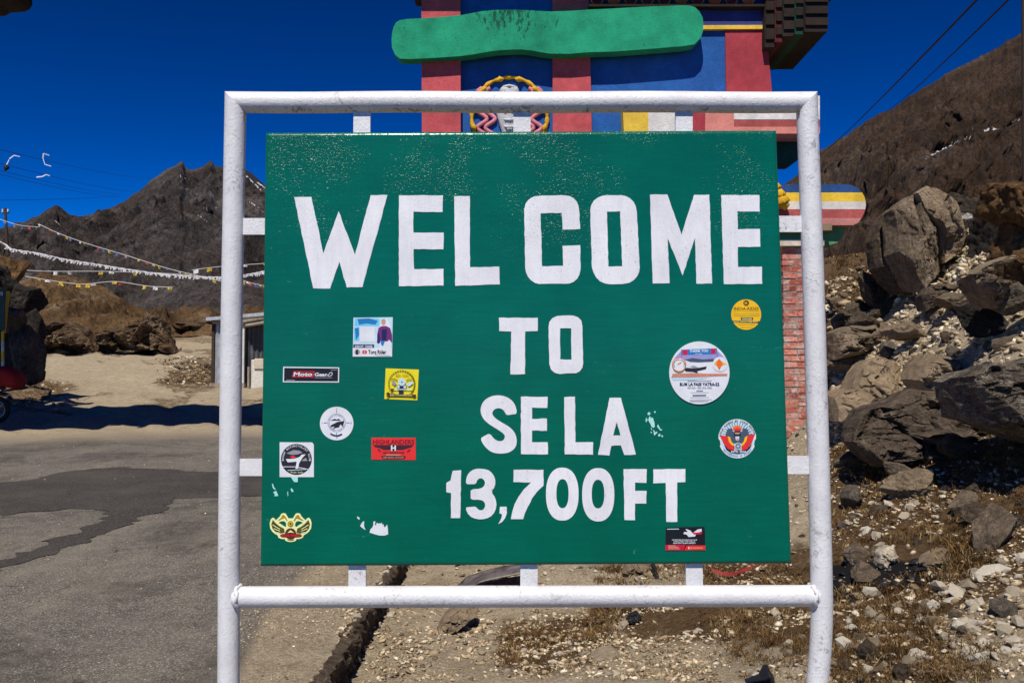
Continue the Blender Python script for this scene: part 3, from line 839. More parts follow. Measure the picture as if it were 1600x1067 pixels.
# weld beads where rail meets posts
for px, py in ((373, 932), (1270, 930)):
    c = P(px, py, YS); mb = MB()
    ring = [c + Vector((0.004 * math.sin(5 * t), math.cos(t) * pr * 1.0, math.sin(t) * pr * 1.0)) for t in np.linspace(0, 2 * math.pi, 25)]
    mb.tube(ring, [0.0065 + 0.002 * math.sin(3.3 * k) for k in range(25)], 8).build('weld', M['pipe'], sign)
def quad_prism(q, f, b, name, mat, bevel=0.0015):
    mb = MB(); mb.prism([q], S(f), S(b)); return mb.build(name, mat, sign, bevel, 2)
for q in ([(553, 168), (579, 168), (579, 212), (552.5, 212)], [(802.5, 168), (829, 168), (829, 210), (802, 210)], [(1055, 168), (1082, 168), (1081.5, 209), (1055, 209)],
          [(545, 876), (572, 876), (572, 924), (545, 924)], [(813, 876), (840, 876), (840, 922), (813, 922)], [(1071, 874), (1097, 874), (1098, 922), (1071.5, 922)],
          [(375, 341.5), (420, 341.5), (420, 367), (375, 367)], [(370, 716.5), (416, 716.5), (416, 743), (370, 743)],
          [(1208, 338), (1262, 338), (1262, 363), (1208, 363)], [(1222, 712), (1272, 712), (1272, 740), (1222, 740)]):
    quad_prism(q, 0.006, -0.006, 'bracket', M['pipe'])
# board: thin folded steel sheet, a faint joint down its middle
BO, BB = 0.017, 0.0065
def board():
    TL, TR, BR, BL = (418, 210.5), (1210, 207), (1233, 877.5), (410, 882)
    nu, nv = 160, 130
    def bil(u, v):
        return ((TL[0] * (1 - u) + TR[0] * u) * (1 - v) + (BL[0] * (1 - u) + BR[0] * u) * v, (TL[1] * (1 - u) + TR[1] * u) * (1 - v) + (BL[1] * (1 - u) + BR[1] * u) * v)
    V = []
    for j in range(nv):
        for i in range(nu):
            u, v = i / (nu - 1), j / (nv - 1)
            p = P(*bil(u, v), YS) + Vector((0, -BO, 0)); V.append(p)
    V = np.array([tuple(p) for p in V])
    U = np.tile(np.linspace(0, 1, nu), nv)
    w = fbm(np.stack([V[:, 0] * 2.2, V[:, 2] * 2.2, V[:, 0] * 0], -1), 2) * 0.0006
    joint = np.exp(-((U - 0.512) / 0.0045) ** 2) * 0.0008
    edge = np.minimum(np.minimum(U, 1 - U), 1)
    V[:, 1] += w * np.clip(edge * 12, 0, 1) - joint
    fs = [(j * nu + i, (j + 1) * nu + i, (j + 1) * nu + i + 1, j * nu + i + 1) for j in range(nv - 1) for i in range(nu - 1)]
    v = [tuple(a) for a in V]
    loop = [i for i in range(nu)] + [j * nu + nu - 1 for j in range(1, nv)] + [(nv - 1) * nu + i for i in range(nu - 2, -1, -1)] + [j * nu for j in range(nv - 2, 0, -1)]
    base = len(v); v += [(V[i][0], YS - BB, V[i][2]) for i in loop]
    m = len(loop)
    fs += [(loop[k], loop[(k + 1) % m], base + (k + 1) % m, base + k) for k in range(m)]
    fs.append(tuple(base + k for k in range(m)))
    sm = [True] * ((nv - 1) * (nu - 1)) + [False] * (m + 1)
    return mk('board', v, fs, M['green'], sign, None, sm)
brd = board()

LO = BO + 0.0013     # letters stand a hair proud of the waviest spot of the board
def letter(x0, y0, sc, loops):
    mb = MB()
    L = []
    for lp in loops:
        q = [(x0 + a / sc, y0 + b / sc) for a, b in lp]; out = []
        for i in range(len(q)):
            (a, b), (c, d) = q[i], q[(i + 1) % len(q)]; n_s = max(1, int(math.hypot(c - a, d - b) / 7))
            for k in range(n_s):
                t_ = k / n_s; w_ = 0.0 if k == 0 else 0.42
                out.append((a + (c - a) * t_ + rnd.uniform(-w_, w_), b + (d - b) * t_ + rnd.uniform(-w_, w_)))
        L.append(out)
    mb.prism(L, S(LO), S(BO - 0.001))
    mb.build('letter', M['letter'], brd)
Z6, Z7, Z8 = (450, 290, 4.324), (810, 290, 4.1026), (690, 480, 3.0475)
def chaikin(p, it=2):
    for _ in range(it):
        q = []
        for i in range(len(p)):
            a, b = p[i], p[(i + 1) % len(p)]
            q += [(a[0] * .75 + b[0] * .25, a[1] * .75 + b[1] * .25), (a[0] * .25 + b[0] * .75, a[1] * .25 + b[1] * .75)]
        p = q
    return p
def ell(cx, cy, rx, ry, n=40, e=2.0):
    out = []
    for k in range(n):
        t = 2 * math.pi * k / n; c, s = math.cos(t), math.sin(t)
        out.append((cx + rx * math.copysign(abs(c) ** (2 / e), c), cy + ry * math.copysign(abs(s) ** (2 / e), s)))
    return out
letter(*Z6, [[(52, 88), (168, 86), (248, 465), (350, 182), (460, 475), (565, 74), (678, 73), (510, 690), (405, 693), (355, 520), (293, 700), (180, 698)]])
letter(*Z6, [[(755, 75), (1050, 75), (1048, 187), (852, 185), (852, 325), (1055, 325), (1053, 437), (853, 435), (857, 570), (1054, 568), (1054, 680), (755, 684)]])
letter(*Z6, [[(1125, 82), (1230, 80), (1232, 557), (1428, 553), (1432, 672), (1133, 682)]])
letter(*Z7, [[(36, 165), (45, 125), (60, 104), (80, 88), (103, 78), (130, 75), (295, 72), (325, 76), (350, 89), (370, 110), (382, 138), (386, 165), (393, 285), (281, 290), (275, 183), (141, 186), (150, 522), (284, 520), (280, 393), (393, 388), (395, 545), (388, 575), (374, 602), (350, 622), (325, 632), (300, 634), (130, 635), (105, 628), (80, 612), (60, 588), (48, 560), (43, 530)]])
letter(*Z7, [[(457, 165), (463, 135), (480, 105), (505, 86), (533, 75), (560, 70), (655, 70), (685, 77), (710, 90), (733, 113), (747, 142), (753, 175), (772, 530), (768, 560), (755, 587), (735, 610), (705, 628), (665, 635), (575, 636), (545, 630), (518, 617), (495, 594), (478, 562), (468, 530)], [(563, 175), (648, 173), (660, 523), (572, 524)]])
letter(*Z7, [[(837, 67), (948, 66), (1038, 322), (1118, 68), (1215, 67), (1233, 632), (1133, 633), (1125, 340), (1045, 582), (950, 345), (962, 630), (855, 632)]])
letter(*Z7, [[(1290, 70), (1534, 70), (1536, 175), (1393, 173), (1396, 288), (1537, 285), (1540, 398), (1397, 400), (1398, 527), (1550, 525), (1552, 634), (1308, 636)]])
letter(*Z8, [[(273, 52), (457, 52), (457, 115), (398, 117), (397, 318), (328, 320), (332, 117), (275, 115)]])
letter(*Z8, [[(508, 98), (512, 72), (526, 54), (548, 44), (575, 42), (625, 42), (648, 50), (663, 66), (668, 92), (672, 265), (668, 288), (656, 305), (638, 314), (560, 318), (537, 312), (520, 297), (512, 272)], [(563, 102), (615, 102), (617, 250), (563, 248)]])
letter(*Z8, [chaikin([(361, 506), (335, 509), (308, 513), (298, 490), (278, 478), (254, 482), (240, 500), (248, 520), (278, 542), (322, 566), (350, 595), (360, 635), (350, 670), (320, 690), (278, 695), (238, 688), (205, 660), (184, 622), (206, 610), (230, 597), (250, 625), (275, 637), (295, 632), (303, 614), (297, 600), (268, 580), (215, 548), (190, 515), (185, 480), (200, 445), (235, 422), (278, 417), (322, 430), (350, 460)], 2)])
letter(*Z8, [[(377, 425), (504, 425), (502, 478), (430, 476), (430, 530), (500, 528), (500, 586), (430, 585), (430, 640), (504, 640), (505, 697), (378, 696)]])
letter(*Z8, [[(582, 427), (633, 425), (635, 640), (719, 640), (718, 699), (585, 697)]])
letter(*Z8, [[(797, 430), (850, 430), (921, 698), (866, 700), (850, 655), (805, 657), (796, 703), (742, 699)], [(831, 545), (848, 608), (814, 608)]])
letter(*Z8, [[(95, 772), (90, 998), (46, 998), (47, 880), (25, 876), (25, 832), (45, 820), (55, 775)]])
letter(*Z8, [chaikin([(118, 812), (130, 785), (155, 767), (192, 764), (232, 774), (256, 808), (256, 848), (236, 874), (258, 904), (263, 945), (245, 985), (210, 1003), (168, 1004), (132, 988), (113, 948), (140, 946), (163, 943), (178, 961), (196, 962), (209, 945), (206, 922), (186, 911), (140, 912), (140, 888), (140, 862), (188, 860), (208, 842), (206, 820), (188, 808), (172, 816), (164, 838), (140, 838), (118, 838)], 1)])
letter(*Z8, [[(278, 945), (310, 945), (311, 975), (303, 997), (290, 1015), (270, 1027), (281, 1008), (287, 992), (288, 980), (276, 976)]])
letter(*Z8, [[(343, 770), (484, 770), (484, 845), (455, 872), (430, 905), (410, 945), (396, 975), (388, 1003), (330, 1003), (336, 970), (348, 932), (366, 898), (392, 862), (425, 830), (342, 828)]])
letter(*Z8, [ell(573, 885, 77, 125, 48, 2.3), ell(574, 883, 29, 69, 30, 2.3)])
letter(*Z8, [ell(743, 888, 76, 126, 48, 2.3), ell(742, 885, 30, 68, 30, 2.3)])
letter(*Z8, [[(863, 767), (973, 767), (971, 832), (917, 830), (917, 870), (972, 870), (970, 930), (917, 930), (917, 1008), (867, 1007)]])
letter(*Z8, [[(1003, 768), (1155, 766), (1155, 828), (1116, 830), (1117, 1016), (1065, 1016), (1062, 832), (1003, 834)]])

# ------------------------------------------------------------------ stickers on the board
STK = {}
def ink(key, col, rough=0.45):
    if key not in STK: STK[key] = plain('print_' + key, col, rough, 0.06, 25, spec=0.45)
    return STK[key]
INK = {'white': C(232, 234, 238, .9), 'black': (0.008, 0.008, 0.010, 1), 'yellow': C(245, 226, 20, .9), 'amber': C(250, 196, 12, .9), 'red': C(236, 50, 46, .9), 'dkred': C(120, 14, 22), 'blue': C(30, 120, 185), 'navy': C(26, 30, 84),
       'sky': C(110, 200, 235), 'grey': C(150, 150, 158), 'pale': C(190, 215, 225), 'brown': C(84, 44, 10), 'gold': C(170, 140, 30), 'olive': C(90, 84, 10), 'cream': C(235, 240, 170), 'orange': C(235, 110, 30), 'purple': C(110, 40, 110),
       'lilac': C(150, 150, 200), 'skin': C(200, 150, 120), 'green': C(60, 130, 80), 'crimson': C(205, 20, 60), 'mint': C(170, 225, 220), 'dark': C(40, 36, 44), 'steel': C(70, 84, 104)}
INKS = list(INK)
def inks(): return [ink(k, INK[k]) for k in INKS]
_font = {}
def text_tris(txt, bold=0.0):
    cu = bpy.data.curves.new('t', 'FONT'); cu.body = txt; cu.size = 1.0; cu.offset = bold; cu.resolution_u = 2; cu.fill_mode = 'FRONT'
    ob = bpy.data.objects.new('t', cu)
    me = ob.to_mesh()
    vs = [(v.co.x, v.co.y) for v in me.vertices]; fs = [tuple(p.vertices) for p in me.polygons]
    ob.to_mesh_clear(); bpy.data.objects.remove(ob); bpy.data.curves.remove(cu)
    return vs, fs
class Sticker:
    def __init__(s, label, loops, back='white', thick=0.0006, name='sticker', peel=0):
        mb = MB(); s.base = LO - 0.0005 + thick
        mb.prism(loops, S(s.base), S(BO - 0.001), 0)
        s.o = mb.build(name, [ink(back, INK[back])], sign, label=label)
        s.mb = MB(); s.k = 0
    def lay(s):
        s.k += 1; return s.base + 0.00006 * s.k
    def poly(s, loops, col):
        s.mb.prism(loops, S(s.lay()), None, INKS.index(col)); return s
    def rect(s, x0, y0, x1, y1, col): return s.poly([[(x0, y0), (x1, y0), (x1, y1), (x0, y1)]], col)
    def disc(s, cx, cy, r, col, ry=None): return s.poly([ell(cx, cy, r, ry or r, 36)], col)
    def ring(s, cx, cy, r0, r1, col): return s.poly([ell(cx, cy, r1, r1, 44), ell(cx, cy, r0, r0, 44)], col)
    def line(s, pts, w, col):
        f = S(s.lay()); V, Fs = [], []
        for i in range(len(pts) - 1):
            (a, b), (c, d) = pts[i], pts[i + 1]; L = math.hypot(c - a, d - b) or 1; nx, ny = -(d - b) / L * w / 2, (c - a) / L * w / 2
            k = len(V); V += [f(a + nx, b + ny), f(a - nx, b - ny), f(c - nx, d - ny), f(c + nx, d + ny)]; Fs.append((k, k + 1, k + 2, k + 3))
        s.mb.add(V, Fs, INKS.index(col)); return s
    def text(s, txt, x0, x1, y_base, h, col, bold=0.02, slant=0.0, rot=0.0):
        vs, fs = text_tris(txt, bold)
        if not vs: return s
        ax, bx = min(v[0] for v in vs), max(v[0] for v in vs)
        hs = h / 0.72; sx = (x1 - x0) / (bx - ax)
        f = S(s.lay()); c, sn = math.cos(rot), math.sin(rot)
        V = []
        for x, y in vs:
            u, w = (x - ax) * sx + slant * y * hs, -y * hs
            V.append(f(x0 + u * c - w * sn, y_base + u * sn + w * c))
        s.mb.add(V, fs, INKS.index(col)); return s
    def arc(s, txt, cx, cy, r, a0, a1, h, col, bold=0.02, inside=False):
        """letters round a circle from angle a0 to a1 (degrees, 0 = up, clockwise)"""
        f = S(s.lay()); n = len(txt); w = abs(math.radians(a1 - a0)) * r / n * 0.82
        for i, ch in enumerate(txt):
            if ch == ' ': continue
            vs, fs = text_tris(ch, bold)
            if not vs: continue
            t = math.radians(a0 + (a1 - a0) * (i + 0.5) / n)
            ax, bx = min(v[0] for v in vs), max(v[0] for v in vs); sx = w / max(bx - ax, 0.35); hs = h / 0.72
            V = []
            for x, y in vs:
                u, q = (x - (ax + bx) / 2) * sx, y * hs
                if inside: u, q = -u, -q
                rr = r + q
                V.append(f(cx + rr * math.sin(t) + u * math.cos(t), cy - rr * math.cos(t) + u * math.sin(t)))
            s.mb.add(V, fs if not inside else fs, INKS.index(col))
        return s
    def done(s):
        used = sorted(set(s.mb.m)); rm = {m: i for i, m in enumerate(used)}; s.mb.m = [rm[m] for m in s.mb.m]
        if s.mb.v: s.mb.build('print', [ink(INKS[m], INK[INKS[m]]) for m in used], s.o)

# 1 pale blue square with a rider (the code on it is left blank)
t = Sticker('pale blue square sticker with a standing rider in a blue jacket', [[(554, 497), (615, 496.3), (614, 557.5), (553, 557.5)]], 'pale')
t.rect(556, 498.5, 594, 510, 'sky'); t.poly([[(560, 499), (578, 498), (592, 502), (588, 508), (574, 506), (563, 508)]], 'blue'); t.rect(555, 512, 563, 533, 'sky')
t.poly([[(556, 514), (562, 512), (563, 524), (558, 532)]], 'blue'); t.rect(564, 511, 587, 534, 'white')
t.poly([[(598, 500), (606, 499), (610, 505), (613, 520), (612, 545), (595, 545), (593, 520)]], 'white')
t.disc(600.6, 504.5, 3.4, 'skin', 4.4); t.poly([[(597, 502), (599, 499.5), (603, 499.6), (604.4, 503), (602, 502)]], 'grey')
t.poly([[(593, 513), (598, 510), (605, 510), (611, 513), (614, 524), (614, 536), (609, 531), (607, 534), (596, 533), (594, 537), (590.5, 536), (591, 522)]], 'purple')
t.poly([[(598, 515), (606, 515), (605, 532), (598, 533)]], 'navy'); t.poly([[(591, 522), (594, 522), (595.5, 536), (592, 537)]], 'navy'); t.poly([[(596, 533), (603, 533), (600, 541), (597, 539)]], 'blue')
t.rect(554, 538.5, 586, 543.5, 'navy'); t.text('JOIN MY', 556, 570, 543, 3.2, 'white', 0.03); t.text('CHANNEL', 572, 584, 543, 3.2, 'white', 0.03)
t.rect(553, 544, 614, 557.4, 'white'); t.disc(560, 550.3, 4.4, 'grey'); t.poly([[(558, 547), (561, 546.5), (561.5, 554), (557.5, 554)]], 'black')
t.poly([ell(571.4, 550.4, 3.6, 2.7, 24, 4)], 'crimson'); t.poly([[(570.4, 549), (573, 550.4), (570.4, 551.8)]], 'white'); t.text('Torq Rider', 577, 605, 553.2, 6.2, 'black', 0.035); t.line([(590, 555.5), (611, 556)], 0.8, 'grey'); t.done()
# 2 black strip
t = Sticker('long black sticker reading Moto Gear with a thin white border', [[(445, 573), (532, 574), (531.5, 597.5), (444.5, 597)]], 'white')
t.poly([[(446.6, 574.8), (530.3, 575.6), (530, 595.8), (446.2, 595.4)]], 'black'); t.poly([[(461, 580), (494, 580.2), (492, 589.5), (458.5, 589)]], 'red'); t.poly([[(461.4, 581), (492.6, 581), (491, 588.6), (459.6, 588)]], 'dkred')
t.text('Moto', 461, 490, 587.4, 6, 'white', 0.03, 0.15); t.text('Gear', 493.5, 513, 587.6, 5.4, 'white', 0.03, 0.15)
t.line([(512, 587), (515, 586), (518, 582), (521, 582), (521, 585.5), (518, 587.5), (514.5, 587.6)], 0.9, 'white'); t.line([(494, 590), (521, 590)], 0.8, 'grey'); t.line([(450, 593.8), (463, 593.8)], 1.0, 'grey'); t.line([(519, 578), (529, 578)], 0.8, 'grey'); t.done()
# 3 yellow square
t = Sticker('yellow square sticker with a motorcycle inside a chain ring', [[(604, 575.5), (655.5, 577.5), (653, 625), (602, 623)]], 'yellow')
for k in range(26):
    a = math.radians(-140 + 280 * k / 25); t.disc(629 + 20 * math.sin(a), 600 - 20.5 * math.cos(a), 1.5, 'olive'); t.disc(629 + 20 * math.sin(a), 600 - 20.5 * math.cos(a), 0.6, 'yellow')
t.text('ADV . DOST', 619.5, 640, 587.5, 3.4, 'gold', 0.02)
t.line([(612, 592.5), (618, 592), (623, 594.5)], 1.2, 'olive'); t.line([(646, 593), (640, 592.5), (636, 594.5)], 1.2, 'olive'); t.poly([[(613, 598), (617, 595), (621, 599), (618, 603)]], 'grey'); t.poly([[(637, 600), (645, 595), (647, 599), (640, 604)]], 'pale')
t.poly([[(621, 602), (637, 602), (636, 607), (622, 607)]], 'dark'); t.disc(629.3, 596.8, 5.8, 'pale'); t.disc(629.3, 596.8, 1.2, 'steel'); t.disc(624, 604.2, 2.2, 'pale'); t.disc(634, 604.4, 2.2, 'pale')
t.rect(613, 607.4, 645, 608.8, 'pale'); t.poly([[(624, 609), (632, 609), (631, 616), (625, 616)]], 'dark'); t.poly([[(612, 607), (618, 607), (617, 609), (613, 611)]], 'brown')
t.poly([[(604.5, 615), (608, 612), (612, 615), (646, 616.5), (650, 615.5), (652, 618), (649, 621), (645, 619), (611, 618.2), (607, 620.5), (605, 619.5), (608, 617.5)]], 'brown')
t.text('Rides Travel Riders Club', 611, 645, 618, 2.0, 'cream', 0.01); t.done()
# 4 round compass
t = Sticker('round white compass sticker with a mountain in its middle', [ell(528, 661, 26, 26, 56)], 'white')
t.ring(528, 660, 13.3, 14.2, 'grey'); t.ring(528, 660, 11, 11.7, 'lilac'); t.arc('MOUNTAIN TRAIL RIDERS ALL THE WAY', 528, 660, 11.6, -170, 170, 1.5, 'steel', 0.0)
t.poly([[(518, 656.5), (525, 653.5), (528, 655), (531, 653.5), (535, 656.5), (529, 656.5)]], 'dark'); t.poly([[(517.5, 667), (520, 663), (530, 658.2), (540, 657), (537, 666), (534, 662), (531.5, 667), (526, 668), (521, 670.5), (525, 665.5)]], 'dark')
for a, l in ((0, 'N'), (90, 'E'), (180, 'S'), (270, 'W')):
    r_ = math.radians(a); t.line([(528 + 15 * math.sin(r_), 660 - 15 * math.cos(r_)), (528 + 20 * math.sin(r_), 660 - 20 * math.cos(r_))], 0.8, 'dkred' if a == 0 else 'steel')
    t.text(l, 527 + 22.5 * math.sin(r_), 529 + 22.5 * math.sin(r_), 661.4 - 22.5 * math.cos(r_), 2.6, 'grey', 0.01)
t.poly([[(518.5, 675.5), (523, 678), (529, 679), (536, 676.5), (537, 678.5), (530, 681.2), (523, 680.4), (518.3, 678)]], 'navy'); t.done()
# 5 red highlanders
t = Sticker('red sticker reading HIGHLANDERS with black wings and white letter H', [[(582, 683), (650.5, 683.2), (650.5, 717.8), (582, 717)]], 'red')
t.text('HIGHLANDERS', 584, 648.5, 693.2, 7.2, 'dkred', 0.03)
t.poly([[(584.5, 694.2), (648, 694.2), (644, 698), (637, 700), (631, 702), (601, 702), (594, 699), (587.5, 697.6)]], 'dark')
for k in range(3): t.line([(588 + 4 * k, 695.6 + 1.7 * k), (611, 695.6 + 1.7 * k)], 0.5, 'dkred'); t.line([(622, 695.6 + 1.7 * k), (644 - 4 * k, 695.6 + 1.7 * k)], 0.5, 'dkred')
t.rect(611.5, 694, 620.5, 703.2, 'black'); t.text('H', 612.2, 620, 702.6, 7.8, 'white', 0.05)
t.text('MC.HARDLINE', 600.5, 632.5, 707.6, 3.0, 'dkred', 0.03); t.line([(605, 709.6), (627, 709.8)], 1.6, 'skin'); t.poly([[(597, 711), (635.5, 711.5), (633, 715.8), (600, 715.8)]], 'dark'); t.text('KEEP RIDING ON ROAD', 600.5, 632, 714.8, 2.4, 'skin', 0.02)
t.line([(592, 700), (596, 704.5)], 1.6, 'dkred'); t.line([(642, 701), (637.5, 705)], 1.6, 'dkred'); t.done()
# 6 white square, black disc
t = Sticker('white square sticker with a black disc showing a rider and map pin', [[(439.5, 690), (490, 690.3), (492.5, 694), (492.6, 744), (439.5, 744)]], 'white')
t.disc(465.5, 716.6, 24, 'dark'); t.ring(465.5, 716.6, 23.0, 24.0, 'black'); t.arc('SHARP MOTORCYCLIST CLUB', 465.5, 716.6, 19.6, -98, 98, 3.0, 'white', 0.02)
t.poly([[(449, 716), (462, 715.5), (470, 713), (474, 709), (480, 708.6), (475, 714), (470, 722), (468, 731), (464, 731), (466, 720), (452, 721)]], 'white'); t.poly([[(455, 712), (461, 710.5), (465, 713.5), (460, 715.5)]], 'red')
t.poly([[(450, 707), (461, 702), (470, 703), (475, 706), (467, 709), (458, 709.5)]], 'grey'); t.poly([[(473, 719), (480, 714), (483, 719)]], 'grey'); t.line([(444, 728), (464, 728), (487, 732.5)], 1.0, 'white'); t.line([(452, 733.6), (480, 732)], 1.0, 'pale'); t.text('Ride Safe', 457, 476, 737.6, 2.4, 'cream', 0.0)
t.poly([[(457, 744), (468, 744), (467.5, 752), (462, 751.6)]], 'mint'); t.done()
# 7 winged sticker, cut to shape
WG = lambda pts: [(415 + a / 17.79, 790 + b / 17.79) for a, b in pts]
half = [(740, 320), (680, 322), (600, 190), (540, 175), (480, 195), (440, 270), (330, 375), (290, 320), (240, 300), (190, 350), (162, 450), (175, 590), (230, 680), (300, 740), (385, 790), (400, 850), (480, 885), (580, 890), (600, 940), (680, 965), (740, 970)]
mir = [(1480 - a, b) for a, b in half[::-1][1:-1]]
hole = [(400, 440), (480, 400), (550, 395), (605, 430), (620, 530), (590, 560), (500, 500)]
holer = [(1480 - a, b) for a, b in hole]
t = Sticker('yellow winged sticker cut to shape with two horn heads and red band', [WG(half + mir), WG(hole), WG(holer)], 'cream')
for m_ in (0, 1):
    fx = lambda pts: WG([(1480 - a, b) if m_ else (a, b) for a, b in pts])
    t.poly([fx([(250, 355), (330, 450), (440, 540), (560, 600), (580, 720), (440, 740), (330, 700), (235, 600), (205, 480)])], 'olive')
    for k in range(6): t.line(fx([(225 + 18 * k, 440 + 52 * k), (330 + 8 * k, 520 + 38 * k), (445, 590 + 26 * k)]), 1.1, 'cream' if k % 2 else 'black')
    t.poly([fx([(375, 375), (480, 300), (500, 240), (550, 215), (600, 270), (660, 380), (630, 390), (575, 310), (520, 330), (430, 370)])], 'gold')
t.disc(*WG([(738, 470)])[0], 4.0, 'amber'); t.ring(*WG([(738, 470)])[0], 3.4, 4.4, 'olive'); t.disc(*WG([(738, 470)])[0], 1.9, 'olive')
t.disc(*WG([(742, 740)])[0], 8.6, 'brown'); t.poly([WG([(650, 720), (740, 640), (840, 720), (740, 700)])], 'cream'); t.poly([WG([(440, 790), (500, 745), (740, 735), (1000, 745), (1060, 790), (1000, 830), (740, 840), (500, 830)])], 'dkred'); t.text('ROYAL WINGS', WG([(490, 0)])[0][0], WG([(1000, 0)])[0][0], WG([(0, 812)])[0][1], 2.9, 'red', 0.02); t.line(WG([(650, 900), (740, 915), (830, 900)]), 1.0, 'gold'); t.done()
# 8 amber disc
t = Sticker('round amber sticker reading INDIA-RIDES', [ell(1163.3, 492.3, 23.2, 23.6, 56)], 'amber')
t.disc(1163.3, 474.5, 4.4, 'brown'); t.text('IR', 1161, 1165.6, 476.6, 4.2, 'amber', 0.02); t.text('INDIA-RIDES', 1144.2, 1182.6, 485.6, 5.0, 'brown', 0.015)
for y in (487.4, 491.4, 494.2, 508, 512): t.line([(1144 + max(0, (y - 500)) * .9, y), (1184 - max(0, (y - 500)) * .9, y)], 0.7, 'gold')
t.poly([[(1155, 496.5), (1174, 496.8), (1174, 500.4), (1155, 500.6)]], 'brown'); t.text('EXPLORE', 1157, 1172, 500, 2.4, 'cream', 0.02); t.poly([[(1142, 501.6), (1184, 502.4), (1182.5, 505.4), (1143.5, 504.4)]], 'brown'); t.text('RIDE WITH THE BEST', 1144, 1182, 504.3, 1.9, 'cream', 0.01); t.done()
# 9 large white disc
t = Sticker('large round white sticker reading THANK YOU and BUM LA PASS YATRA-22', [ell(1090.5, 582.5, 46.7, 48.6, 64)], 'white', 0.0028)
def Q(a, b): return (1035 + a / 9.28, 525 + b / 9.28)
def QL(*p): return [Q(*q) for q in p]
t.poly([QL((150, 330), (260, 210), (760, 200), (900, 340), (760, 350), (640, 380), (420, 380), (300, 350))], 'lilac'); t.poly([QL((300, 345), (420, 320), (560, 340), (720, 330), (720, 375), (500, 385), (380, 378))], 'steel'); t.poly([QL((255, 200), (760, 180), (760, 265), (255, 280))], 'blue')
t.line(QL((258, 195), (258, 310)), 0.7, 'steel'); t.line(QL((762, 180), (775, 305)), 0.7, 'steel')
t.poly([QL((275, 208), (345, 205), (345, 276), (275, 278))], 'crimson'); t.poly([QL((680, 190), (745, 187), (745, 260), (680, 262))], 'crimson'); t.text('THANK YOU', *[Q(v, 0)[0] for v in (372, 640)], Q(0, 238)[1], 4.2, 'white', 0.03, 0, -0.02); t.text('visit again', *[Q(v, 0)[0] for v in (450, 555)], Q(0, 268)[1], 1.8, 'white', 0.01)
t.poly([QL((290, 480), (330, 460), (450, 470), (620, 440), (610, 480), (480, 510), (500, 545), (420, 520), (320, 515))], 'dark'); t.poly([QL((380, 440), (440, 430), (500, 460), (440, 470))], 'grey'); t.poly([QL((130, 545), (400, 535), (640, 545), (920, 545), (910, 570), (600, 590), (110, 600))], 'skin')
t.text('LOKTANTRA SENANI MARTYRS MEMORIAL', *[Q(v, 0)[0] for v in (130, 915)], Q(0, 582)[1], 3.4, 'red', 0.0); t.poly([QL((110, 605), (400, 600), (650, 605), (400, 640), (140, 640))], 'pale')
t.disc(*Q(222, 415), 11.2, 'white'); t.ring(*Q(222, 415), 9.8, 11.2, 'orange'); t.ring(*Q(222, 440), 9.4, 10.2, 'green'); t.arc('BHARAT YATRA', *Q(222, 415), 7.2, -120, 120, 2.2, 'dark', 0.01); t.poly([QL((195, 410), (250, 375), (255, 395), (205, 425))], 'orange')
t.disc(*Q(812, 410), 11.5, 'white'); t.poly([QL((720, 410), (800, 330), (830, 370), (900, 410), (830, 440), (800, 500), (770, 440))], 'orange'); t.poly([QL((840, 390), (915, 400), (850, 430))], 'amber'); t.poly([QL((720, 395), (770, 390), (750, 430))], 'amber')
t.text('BUM LA PASS YATRA-22', *[Q(v, 0)[0] for v in (232, 800)], Q(0, 716)[1], 4.6, 'navy', 0.03); t.text('14th Nov - 20th Nov, 2022', *[Q(v, 0)[0] for v in (340, 690)], Q(0, 758)[1], 2.6, 'steel', 0.01)
t.line(QL((345, 648), (690, 645)), 0.8, 'grey'); t.line(QL((470, 790), (565, 788)), 1.2, 'grey'); t.line(QL((385, 815), (650, 812)), 0.5, 'grey'); t.line(QL((415, 856), (610, 853)), 1.2, 'steel'); t.line(QL((380, 883), (650, 880)), 0.5, 'grey'); t.line(QL((365, 920), (690, 915)), 0.7, 'grey'); t.line(QL((380, 940), (640, 937)), 0.7, 'grey'); t.done()
# 10 round riders badge
def Q2(a, b): return (1110 + a / 13.34, 645 + b / 13.34)
def QL2(*p): return [Q2(*q) for q in p]
out = []
for k in range(64):
    a = 2 * math.pi * k / 64; r_ = 400; x, y = 527 + 388 * math.sin(a), 528 - 405 * math.cos(a)
    if 60 < y and 430 < y < 470: x = 527 + (x - 527) * 1.02
    if 560 < y < 660: x = 527 + (x - 527) * 0.93
    out.append((x, y))
t = Sticker('round riders badge sticker with red and blue wings around a rider', [QL2(*out)], 'white')
t.poly([QL2(*[(527 + 350 * math.sin(a), 520 - 375 * math.cos(a)) for a in np.linspace(0, 2 * math.pi, 49)[:-1]])], 'pale')
for k in range(15):
    a = math.radians(-75 + 150 * k / 14); t.line(QL2((527 + 180 * math.sin(a), 500 - 180 * math.cos(a)), (527 + 320 * math.sin(a), 510 - 320 * math.cos(a))), 0.9, 'steel')
t.poly([QL2((280, 450), (320, 330), (400, 310), (440, 380), (620, 380), (660, 310), (740, 330), (770, 450), (660, 620), (400, 620))], 'steel')
t.poly([QL2((165, 455), (300, 470), (380, 560), (470, 690), (460, 770), (340, 740), (240, 620))], 'red'); t.poly([QL2((890, 430), (760, 450), (680, 560), (610, 690), (620, 770), (730, 740), (830, 600))], 'red')
t.poly([QL2((325, 470), (380, 500), (400, 580), (470, 660), (420, 670), (350, 590))], 'amber'); t.poly([QL2((735, 460), (680, 500), (660, 580), (600, 660), (650, 660), (715, 570))], 'amber')
t.poly([QL2((250, 640), (340, 745), (480, 770), (590, 770), (730, 745), (830, 620), (790, 720), (690, 810), (540, 840), (390, 815), (300, 750))], 'dark')
